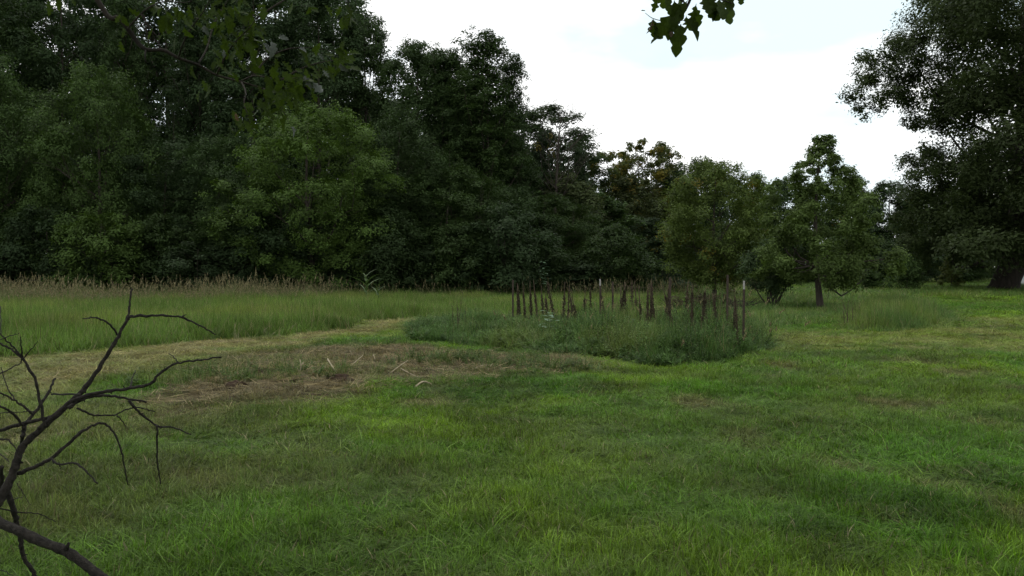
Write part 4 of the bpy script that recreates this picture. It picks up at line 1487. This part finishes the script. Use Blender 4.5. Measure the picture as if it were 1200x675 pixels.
def clod(px, py, sx_, sy_, sz_, seed, label):
    r = np.random.default_rng(seed)
    b_ = at(px, py)
    nu, nv = 14, 8
    V = []
    for j in range(nv + 1):
        ph = math.pi / 2 * j / nv
        for i in range(nu):
            th = 2 * math.pi * i / nu
            k = 0.65 + 0.7 * float(fbm(np.array([3 * math.cos(th) * math.cos(ph) + seed]), np.array([3 * math.sin(th) * math.cos(ph) + 2 * ph]), seed, 3)[0])
            V.append((sx_ * math.cos(th) * math.cos(ph) * k, sy_ * math.sin(th) * math.cos(ph) * k, sz_ * math.sin(ph) * k - 0.04))
    F_ = [[j * nu + i, j * nu + (i + 1) % nu, (j + 1) * nu + (i + 1) % nu, (j + 1) * nu + i] for j in range(nv) for i in range(nu)]
    o_ = obj('soil_lump', new_mesh('soil_lump', V, F_, M_SOIL, False))
    o_.location = (b_.x, b_.y, float(gz(b_.x, b_.y)[0]))
    tag(o_, label, 'soil lump', 'dark soil lumps on the bare patch')


clod(276, 458, .17, .12, .14, 1, 'largest dark soil lump at the left of the bare patch')
clod(313, 462, .26, .14, .09, 2, 'low dark soil lump right of the largest one')
clod(398, 448, .20, .13, .13, 3, 'dark soil lump below the diagonal pale stalk')
clod(256, 428, .22, .15, .09, 4, 'dark soil lump at the back left of the bare patch')
clod(362, 466, .34, .14, .06, 5, 'flat dark soil lump at the front of the bare patch')
clod(388, 416, .35, .15, .06, 6, 'flat dark soil streak at the back of the bare patch')
clod(335, 436, .20, .14, .06, 7, 'small soil lump left of the forked pale stalk')
clod(510, 431, .30, .16, .08, 8, 'dark soil lump in the middle of the straw')
clod(536, 438, .30, .14, .06, 9, 'dark soil lump right of the straw middle')

for k_, (px, py) in enumerate(((300, 462), (330, 460), (345, 452), (420, 440), (455, 434), (490, 436), (560, 432), (240, 468), (265, 440), (430, 452))):
    clod(px, py, .06 + .012 * (k_ % 4), .06, .045 + .01 * (k_ % 3), 20 + k_, 'small dark soil crumb on the bare patch')

# small green regrowth on the bare patch
xs_, ys_ = [], []
for px, py, n_ in ((213, 450, 34), (300, 446, 26), (372, 440, 26), (655, 433, 26), (437, 405, 14), (540, 425, 26), (505, 425, 20), (600, 428, 24)):
    c_ = at(px, py)
    xs_.append(rng.normal(c_.x, .38, n_)); ys_.append(rng.normal(c_.y, .45, n_))
x, y = np.concatenate(xs_), np.concatenate(ys_)
n = len(x)
COL = np.array([0.085, 0.13, 0.035])[None] * rng.uniform(.75, 1.25, (n, 1))
scatter('regrowth_weeds', np.stack([x, y, gz(x, y)], 1), np.stack([np.full(n, .7), np.full(n, .7), rng.uniform(.3, .6, n)], 1), rots(n, .15), COL, C_WEED, 10,
        'small green weeds sprouting on the bare patch', 'weeds')

# ------------------------------------------------------------------ overhanging oak: trunk and crown stand behind the camera
r_ = np.random.default_rng(900)
TB = Vector((-3.4, -2.8, 0))
t_oak = thing('overhanging_oak', TB, 'overhanging oak whose leafy twigs hang into the top of the photo', 'tree')
mb = MB()
mb.tube([(0, 0, -.1), (0, 0, .4), (.05, .05, 2), (.1, .2, 4.2), (.3, .5, 7), (.4, .5, 10)], [.55, .4, .36, .33, .24, .08], 12)
for e in ((-3, 2, 7), (2.5, -3, 8), (-2, -4, 8), (4.5, 2, 7.5), (1.5, 4.5, 7.2), (5.5, 5.0, 7.6), (-1, 1, 11)):
    lp = limb_pts((.1, .2, 4.3), e, r_, .08, 6)
    mb.tube(lp, [.15 * (1 - .8 * s / 5) for s in range(6)], 6, False)
mb.build('trunk', M_BARK, t_oak)
bl = []
for i in range(70):
    x_, y_ = r_.uniform(-7, 7.5), r_.uniform(-8, 4.2)
    z_ = r_.uniform(5.6, 10.5) - 0.05 * (x_ ** 2 + y_ ** 2) * .3
    if z_ < 5.2 + max(0, y_) * .35:
        z_ = 5.2 + max(0, y_) * .35 + r_.uniform(.3, 1.5)
    bl.append((x_ - TB.x, y_ - TB.y, z_, r_.uniform(.7, 1.15)))
c_ = obj('crown', crown_mesh('overhead_crown', bl, 26000, 0.085, 901, 12, .34), t_oak)
c_.color = (0.06, 0.085, 0.03, 1)

LOBES = [(a_, b_ * .85) for a_, b_ in ((0, .012), (.10, .03), (.17, .13), (.24, .20), (.29, .09), (.36, .13), (.45, .34), (.50, .30), (.54, .13), (.61, .18), (.70, .33), (.75, .27), (.80, .13), (.88, .17), (.95, .10), (1.0, .0))]
LOBES2 = [(a_, b_ * .8) for a_, b_ in ((0, .012), (.10, .04), (.22, .18), (.34, .35), (.42, .30), (.47, .22), (.56, .37), (.66, .43), (.74, .34), (.79, .22), (.87, .28), (.94, .20), (1.0, .03))]
OAK = []
for k_, (bend, fold) in enumerate(((.15, .2), (.45, .5), (-.15, .3), (.7, .9))):
    V_, F_ = leaf_shape(lobes=LOBES2 if k_ in (0, 3) else LOBES, bend=bend, fold=fold)
    OAK.append((V_, F_))
ME_OAK = [new_mesh('oak_leaf', V_, F_, M_OAKLEAF, True) for V_, F_ in OAK]
ME_OAKP = [new_mesh('oak_leaf_pale', V_, F_, M_OAKLEAF_PALE, True) for V_, F_ in OAK]
ME_OAKB = [new_mesh('oak_leaf_brown', V_, F_, M_OAKLEAF_BROWN, True) for V_, F_ in OAK]


def branch(pxpts, d, radii, parent, base, name='branch', lead=None):
    """a tapering twig through photo points (px, py, extra distance)"""
    W_ = [atd(px, py, d + dd_) for px, py, dd_ in pxpts]
    if lead:
        W_ = [Vector(q) for q in lead] + W_
    sp = [Vector(q) for q in spline([tuple(q) for q in W_], 4)]
    n_ = len(sp)
    if lead:
        m_ = len(lead) * 4
        rr = [.07 + (radii[0] - .07) * i / m_ if i < m_ else radii[0] + (radii[1] - radii[0]) * (i - m_) / (n_ - 1 - m_) for i in range(n_)]
    else:
        rr = [radii[0] + (radii[1] - radii[0]) * i / (n_ - 1) for i in range(n_)]
    o_ = MB().tube(sp, rr, 7).build(name, M_OAKBARK, parent, True, base)
    return o_, sp


D1 = 5.0
base = TB
b1, sp1 = branch([(114, 0, 0), (141, 22, .0), (158, 45, .05), (171, 58, .05), (192, 59, .1), (209, 68, .1), (232, 76, .15), (254, 88, .2), (283, 96, .25), (309, 104, .3)], D1,
                 (.016, .004), t_oak, base, 'branch', [(-3.3, -2.6, 4.3), (-3.6, 0.5, 5.0), (-3.3, 3.2, 5.0), (-2.75, 4.8, 4.1)])
# side twigs of the left branch: (points, radius)
TW = [[(283, 95, .25), (297, 89, .2), (315, 91, .1), (331, 93, .05), (348, 91, 0)],
      [(141, 22, 0), (150, 12, -.1), (166, 17, -.2)] and [(150, 33, 0), (158, 24, -.1), (168, 14, -.15), (178, 7, -.2), (192, 2, -.2), (215, 3, -.25), (226, 1, -.25)],
      [(166, 17, -.15), (172, 28, -.15), (186, 45, -.15)],
      [(254, 88, .2), (262, 70, .1), (275, 50, .0), (290, 35, -.1), (300, 22, -.1)],
      [(232, 76, .15), (243, 55, .3), (250, 30, .4), (262, 8, .5), (275, -12, .5)],
      [(297, 89, .2), (312, 70, .25), (335, 58, .3), (362, 56, .35), (392, 60, .4)],
      [(309, 104, .3), (322, 116, .25), (330, 128, .2), (338, 140, .2)],
      [(283, 96, .25), (288, 108, .1), (286, 122, 0), (292, 138, -.05)],
      [(331, 93, .05), (350, 82, .1), (372, 74, .1), (396, 70, .15)],
      [(209, 68, .1), (215, 50, -.1), (225, 32, -.2), (238, 14, -.3), (250, -8, -.3)],
      [(171, 58, .05), (170, 66, .0), (171, 74, 0)],
      [(300, 22, -.1), (330, 2, -.05), (365, -14, 0), (400, -6, .05), (412, 12, .05)]]
for tw in TW:
    o_, sp = branch(tw, D1, (.006, .002), t_oak, base, 'branch')
LEAFN = 0


def oak_leaf(px, py, d, ang, face, size, mesh, parent):
    """leaf whose stalk sits at photo point (px, py), pointing to photo angle ang (deg, 0 right, 90 down)"""
    global LEAFN
    p_ = atd(px, py, d)
    dr = Vector((math.cos(R(ang)), random.uniform(-.5, .5), -math.sin(R(ang))))
    nr = Vector((random.gauss(0, face), -0.5 + random.gauss(0, face), random.uniform(0.2, 1.0)))
    o_ = obj('leaf', mesh, parent)
    o_.matrix_local = orient(p_ - base, dr, nr, size)
    LEAFN += 1


random.seed(21)
# clusters of leaves: (centre px, py, spread x, spread y, count, mean angle)
for cx, cy, sx_, sy_, n_, am in ((250, 16, 28, 18, 36, 60), (285, 38, 22, 18, 28, 70), (215, 10, 26, 12, 18, 80), (320, 116, 22, 16, 36, 80), (345, 95, 18, 12, 20, 50),
                                 (300, 75, 24, 12, 16, 60), (365, 78, 16, 12, 12, 40), (262, 62, 16, 14, 10, 70), (285, 130, 14, 12, 12, 90), (388, 70, 14, 12, 16, 20), (335, 8, 26, 8, 8, 70), (402, 10, 10, 8, 8, 80),
                                 (150, 20, 10, 14, 6, 90), (70, -2, 10, 5, 4, 80), (190, 30, 14, 12, 6, 90), (240, 95, 12, 8, 4, 90)):
    for k_ in range(int(n_ * 1.15)):
        oak_leaf(random.gauss(cx, sx_ * .7), random.gauss(cy, sy_ * .7), D1 + random.uniform(-.35, .45), random.gauss(am, 45), .45,
                 random.uniform(.05, .09), random.choice(ME_OAK), b1)
for px, py, an, sz in ((318, 48, 70, .13), (308, 50, 40, .09), (326, 44, 0, .08), (350, 57, 0, .07), (372, 62, 40, .08), (392, 58, -10, .09), (403, 66, 10, .07), (356, 88, 60, .12), (366, 96, 50, .12), (398, 74, 60, .09),
                       (340, 148, 45, .09), (378, 82, 45, .08), (238, 30, 60, .08), (262, 58, 80, .07)):
    oak_leaf(px, py, D1 - .3, an, .5, sz * .6, ME_OAKP[random.choice((1, 3, 3))], b1)
oak_leaf(276, 132, D1 - .3, 80, .3, .045, ME_OAKB[0], b1)

# the twig hanging at the top centre
D2 = 5.2
b2, sp2 = branch([(824, -50, 0), (818, -30, .0), (812, -10, 0), (806, 6, 0), (798, 20, .0), (790, 30, 0)], D2, (.014, .004), t_oak, base, 'branch',
                 [(-3.3, -2.6, 4.4), (-1.5, 0.2, 5.3), (0.2, 2.8, 5.0), (1.0, 4.7, 4.1)])
branch([(812, -10, 0), (828, -4, -.05), (846, 0, -.05), (858, 4, -.05)], D2, (.008, .003), t_oak, base, 'branch')
branch([(800, 14, 0), (788, 20, .05), (776, 24, .1), (764, 21, .1), (756, 15, .1)], D2, (.004, .0015), t_oak, base, 'branch')
branch([(806, 6, 0), (795, -2, -.05), (782, -8, -.05), (772, -6, -.05)], D2, (.006, .003), t_oak, base, 'branch')
for px, py, an, sz, me in ((858, -6, 95, .17, 0), (842, -2, 80, .15, 0), (850, 2, 140, .13, 1), (828, 2, 60, .14, 0), (816, 4, 95, .14, 2), (806, 0, 120, .15, 0), (796, 8, 100, .15, 1), (788, 16, 125, .17, 0),
                           (786, 18, 95, .12, 3), (800, 24, 30, .13, 3), (798, 28, 105, .16, 3), (772, -6, 110, .10, 1), (780, -4, 70, .11, 0), (766, 22, 95, .10, 3), (775, 44, 175, .06, 3), (812, 8, 60, .13, 0),
                           (834, -8, 100, .14, 0), (822, -8, 75, .15, 2), (800, -10, 100, .14, 0), (790, 0, 80, .12, 0), (804, 18, 75, .11, 1), (866, -14, 80, .10, 0), (845, -14, 60, .14, 0), (757, 13, 190, .03, 0), (783, -16, 100, .13, 0)):
    oak_leaf(px, py, D2 + random.uniform(-.1, .1), an, .3, sz, ME_OAK[me], b2)
oak_leaf(764, 21, D2 - .1, 85, .2, .09, ME_OAKB[1], b2)
oak_leaf(787, 36, D2 - .1, 100, .2, .04, ME_OAKB[0], b2)

# ------------------------------------------------------------------ dead fallen branch at the lower left
D3 = 2.6
DB = Vector((atd(-70, 640, D3).x, D3 - 0.1, 0))
t_dead = thing('dead_branch', DB, 'bare dead branch with forking twigs at the lower left', 'branch')


def dead(pxpts, r0, r1, name='twig', d0=0.0, d1=0.0, knots=True):
    """points in photo pixels; distance runs D3+d0 .. D3+d1; radii in photo pixels"""
    n_ = len(pxpts)
    W_ = []
    for i, (px, py) in enumerate(pxpts):
        dd_ = D3 + d0 + (d1 - d0) * i / (n_ - 1)
        W_.append(tuple(atd(px, py, dd_)) )
    sp = spline(W_, 5)
    m_ = len(sp)
    rr = []
    for i in range(m_):
        t = i / (m_ - 1)
        rr.append((r0 + (r1 - r0) * t) * D3 / 1000 * (1 + random.uniform(-.10, .16)))
    mb = MB().tube([Vector(q) + Vector((random.gauss(0, .0012), random.gauss(0, .0012), random.gauss(0, .0012))) for q in sp], rr, 8)
    if knots:
        for i in range(2, m_ - 1, 3):
            if random.random() < .55:
                a_ = Vector(sp[i])
                mb.tube([a_, a_ + Vector((random.gauss(0, 1), random.gauss(0, 1), random.gauss(0, 1))).normalized() * (rr[i] * 1.2 + .006)], [rr[i] * .55, rr[i] * .25], 5)
    return mb.build(name, M_DEADWOOD, t_dead, True, DB)


random.seed(33)
# thick limb, its left end propped on the ground out of frame and its butt on the ground at right below the frame
W_ = [(DB.x - .5, D3 + .25, -0.02), (DB.x - .25, D3 + .15, .35)]
mbp = spline(W_ + [tuple(atd(px, py, D3 + dd_)) for px, py, dd_ in ((-50, 592, .06), (0, 613, 0), (22, 622, -.02), (45, 633, -.03), (75, 645, -.05), (94, 657, -.06), (118, 676, -.08), (160, 706, -.1), (230, 790, -.12))]
             + [(-0.78, 2.35, -0.02)], 5)
mb = MB().tube([Vector(q) for q in mbp], [(.030 if i < 8 else .0145) * (1 + random.uniform(-.08, .12)) for i in range(len(mbp))], 10)
a_ = atd(77, 644, D3 - .06)
mb.tube([a_, a_ + Vector((.012, -.004, .022))], [.009, .004], 6)
mb.build('limb', M_DEADWOOD, t_dead, True, DB)
dead([(-52, 596), (-25, 600), (-8, 596), (4, 578), (12, 562), (18, 545), (24, 528), (35, 514), (54, 497), (71, 482), (92, 463), (104, 449), (118, 428), (133, 404), (142, 388), (149, 373), (152, 357), (154, 338)], 6.2, 1.0, 'stem', 0.05, .25)
TWD = [([(149, 373), (157, 371), (171, 370), (190, 369.5), (213, 372), (230, 380), (245, 387), (252, 392)], 1.9, .7),
       ([(213, 372), (218, 369)], .9, .5),
       ([(137, 392), (130, 381), (118, 374), (108, 372), (98, 373)], 1.3, .6),
       ([(85, 470), (105, 462), (125, 459), (152, 455), (176, 450), (185, 440), (200, 429), (215, 424), (235, 422), (260, 418)], 2.4, .9),
       ([(152, 455), (155, 445), (158, 434)], 1.1, .5),
       ([(209, 425), (204, 418), (199, 415)], .8, .4),
       ([(80, 478), (98, 467), (115, 464), (130, 464), (155, 468), (172, 471)], 2.4, 1.1),
       ([(60, 462), (78, 462), (95, 463)], 1.0, 1.2),
       ([(152, 470), (165, 485), (184, 499), (205, 501), (223, 510)], 1.7, .7),
       ([(184, 499), (184, 530), (186, 552), (188, 567)], 1.4, .7),
       ([(91, 478), (105, 485), (120, 487), (136, 486), (150, 479), (165, 478), (182, 482)], 1.3, .7),
       ([(137, 487), (143, 493), (148, 500)], .9, .5),
       ([(20, 556), (45, 545), (60, 537), (80, 520), (95, 507), (108, 499), (119, 496), (130, 503), (142, 526), (145, 545), (150, 568)], 2.5, .7),
       ([(60, 538), (70, 544), (88, 543), (101, 552), (115, 567)], 1.4, .9),
       ([(70, 543), (71, 551)], .8, .4),
       ([(26, 512), (31, 496), (47, 475), (59, 456), (65, 444)], 2.4, 1.3),
       ([(-30, 512), (0, 504), (25, 497), (45, 492), (62, 488)], 2.3, 2.0),
       ([(52, 500), (50, 485), (46, 466), (40, 442), (28, 422), (16, 411), (0, 403), (-20, 396)], 2.0, 1.1),
       ([(27, 420), (14, 405), (0, 391), (-10, 378)], 1.2, .6),
       ([(24, 424), (34, 412), (45, 400)], .8, .4),
       ([(27, 418), (25, 406), (24, 395)], .9, .5),
       ([(39, 486), (30, 478), (19, 470), (8, 464), (0, 460), (-15, 452)], 1.5, .8),
       ([(26, 498), (18, 487), (9, 480), (0, 476), (-15, 472)], 1.7, 1.0),
       ([(18, 469), (11, 458), (6, 446), (1, 430)], .9, .5),
       ([(-5, 441), (10, 433), (24, 425)], 1.0, .7),
       ([(0, 360), (1, 375), (1, 392)], .6, .6),
       ([(0, 398), (10, 394), (22, 391)], .6, .4),
       ([(28, 500), (27, 512), (25, 522)], 1.8, 2.2),
       ([(8, 575), (17, 600), (20, 616), (24, 632), (27, 650), (35, 665), (44, 680), (52, 700)], 3.4, 2.2),
       ([(-10, 594), (20, 600), (45, 602), (65, 611)], 1.0, .5),
       ([(20, 566), (28, 580), (36, 592)], .6, .3),
       ([(10, 588), (18, 584), (28, 582)], .6, .4),
       ([(-10, 514), (7, 515), (14, 520), (21, 528)], 1.2, .6),
       ([(-6, 528), (4, 535), (11, 541)], .8, .5),
       ([(1, 548), (2, 562), (0, 578)], 2.6, 3.0),
       ([(-5, 667), (4, 669), (14, 674)], .8, .4),
       ([(-5, 485), (10, 483), (40, 482)], .6, .4)]
for k_, (pts, r0, r1) in enumerate(TWD):
    e = random.uniform(-.22, .22)
    dead(pts, r0, r1, 'twig', 0.12, .12 + e)
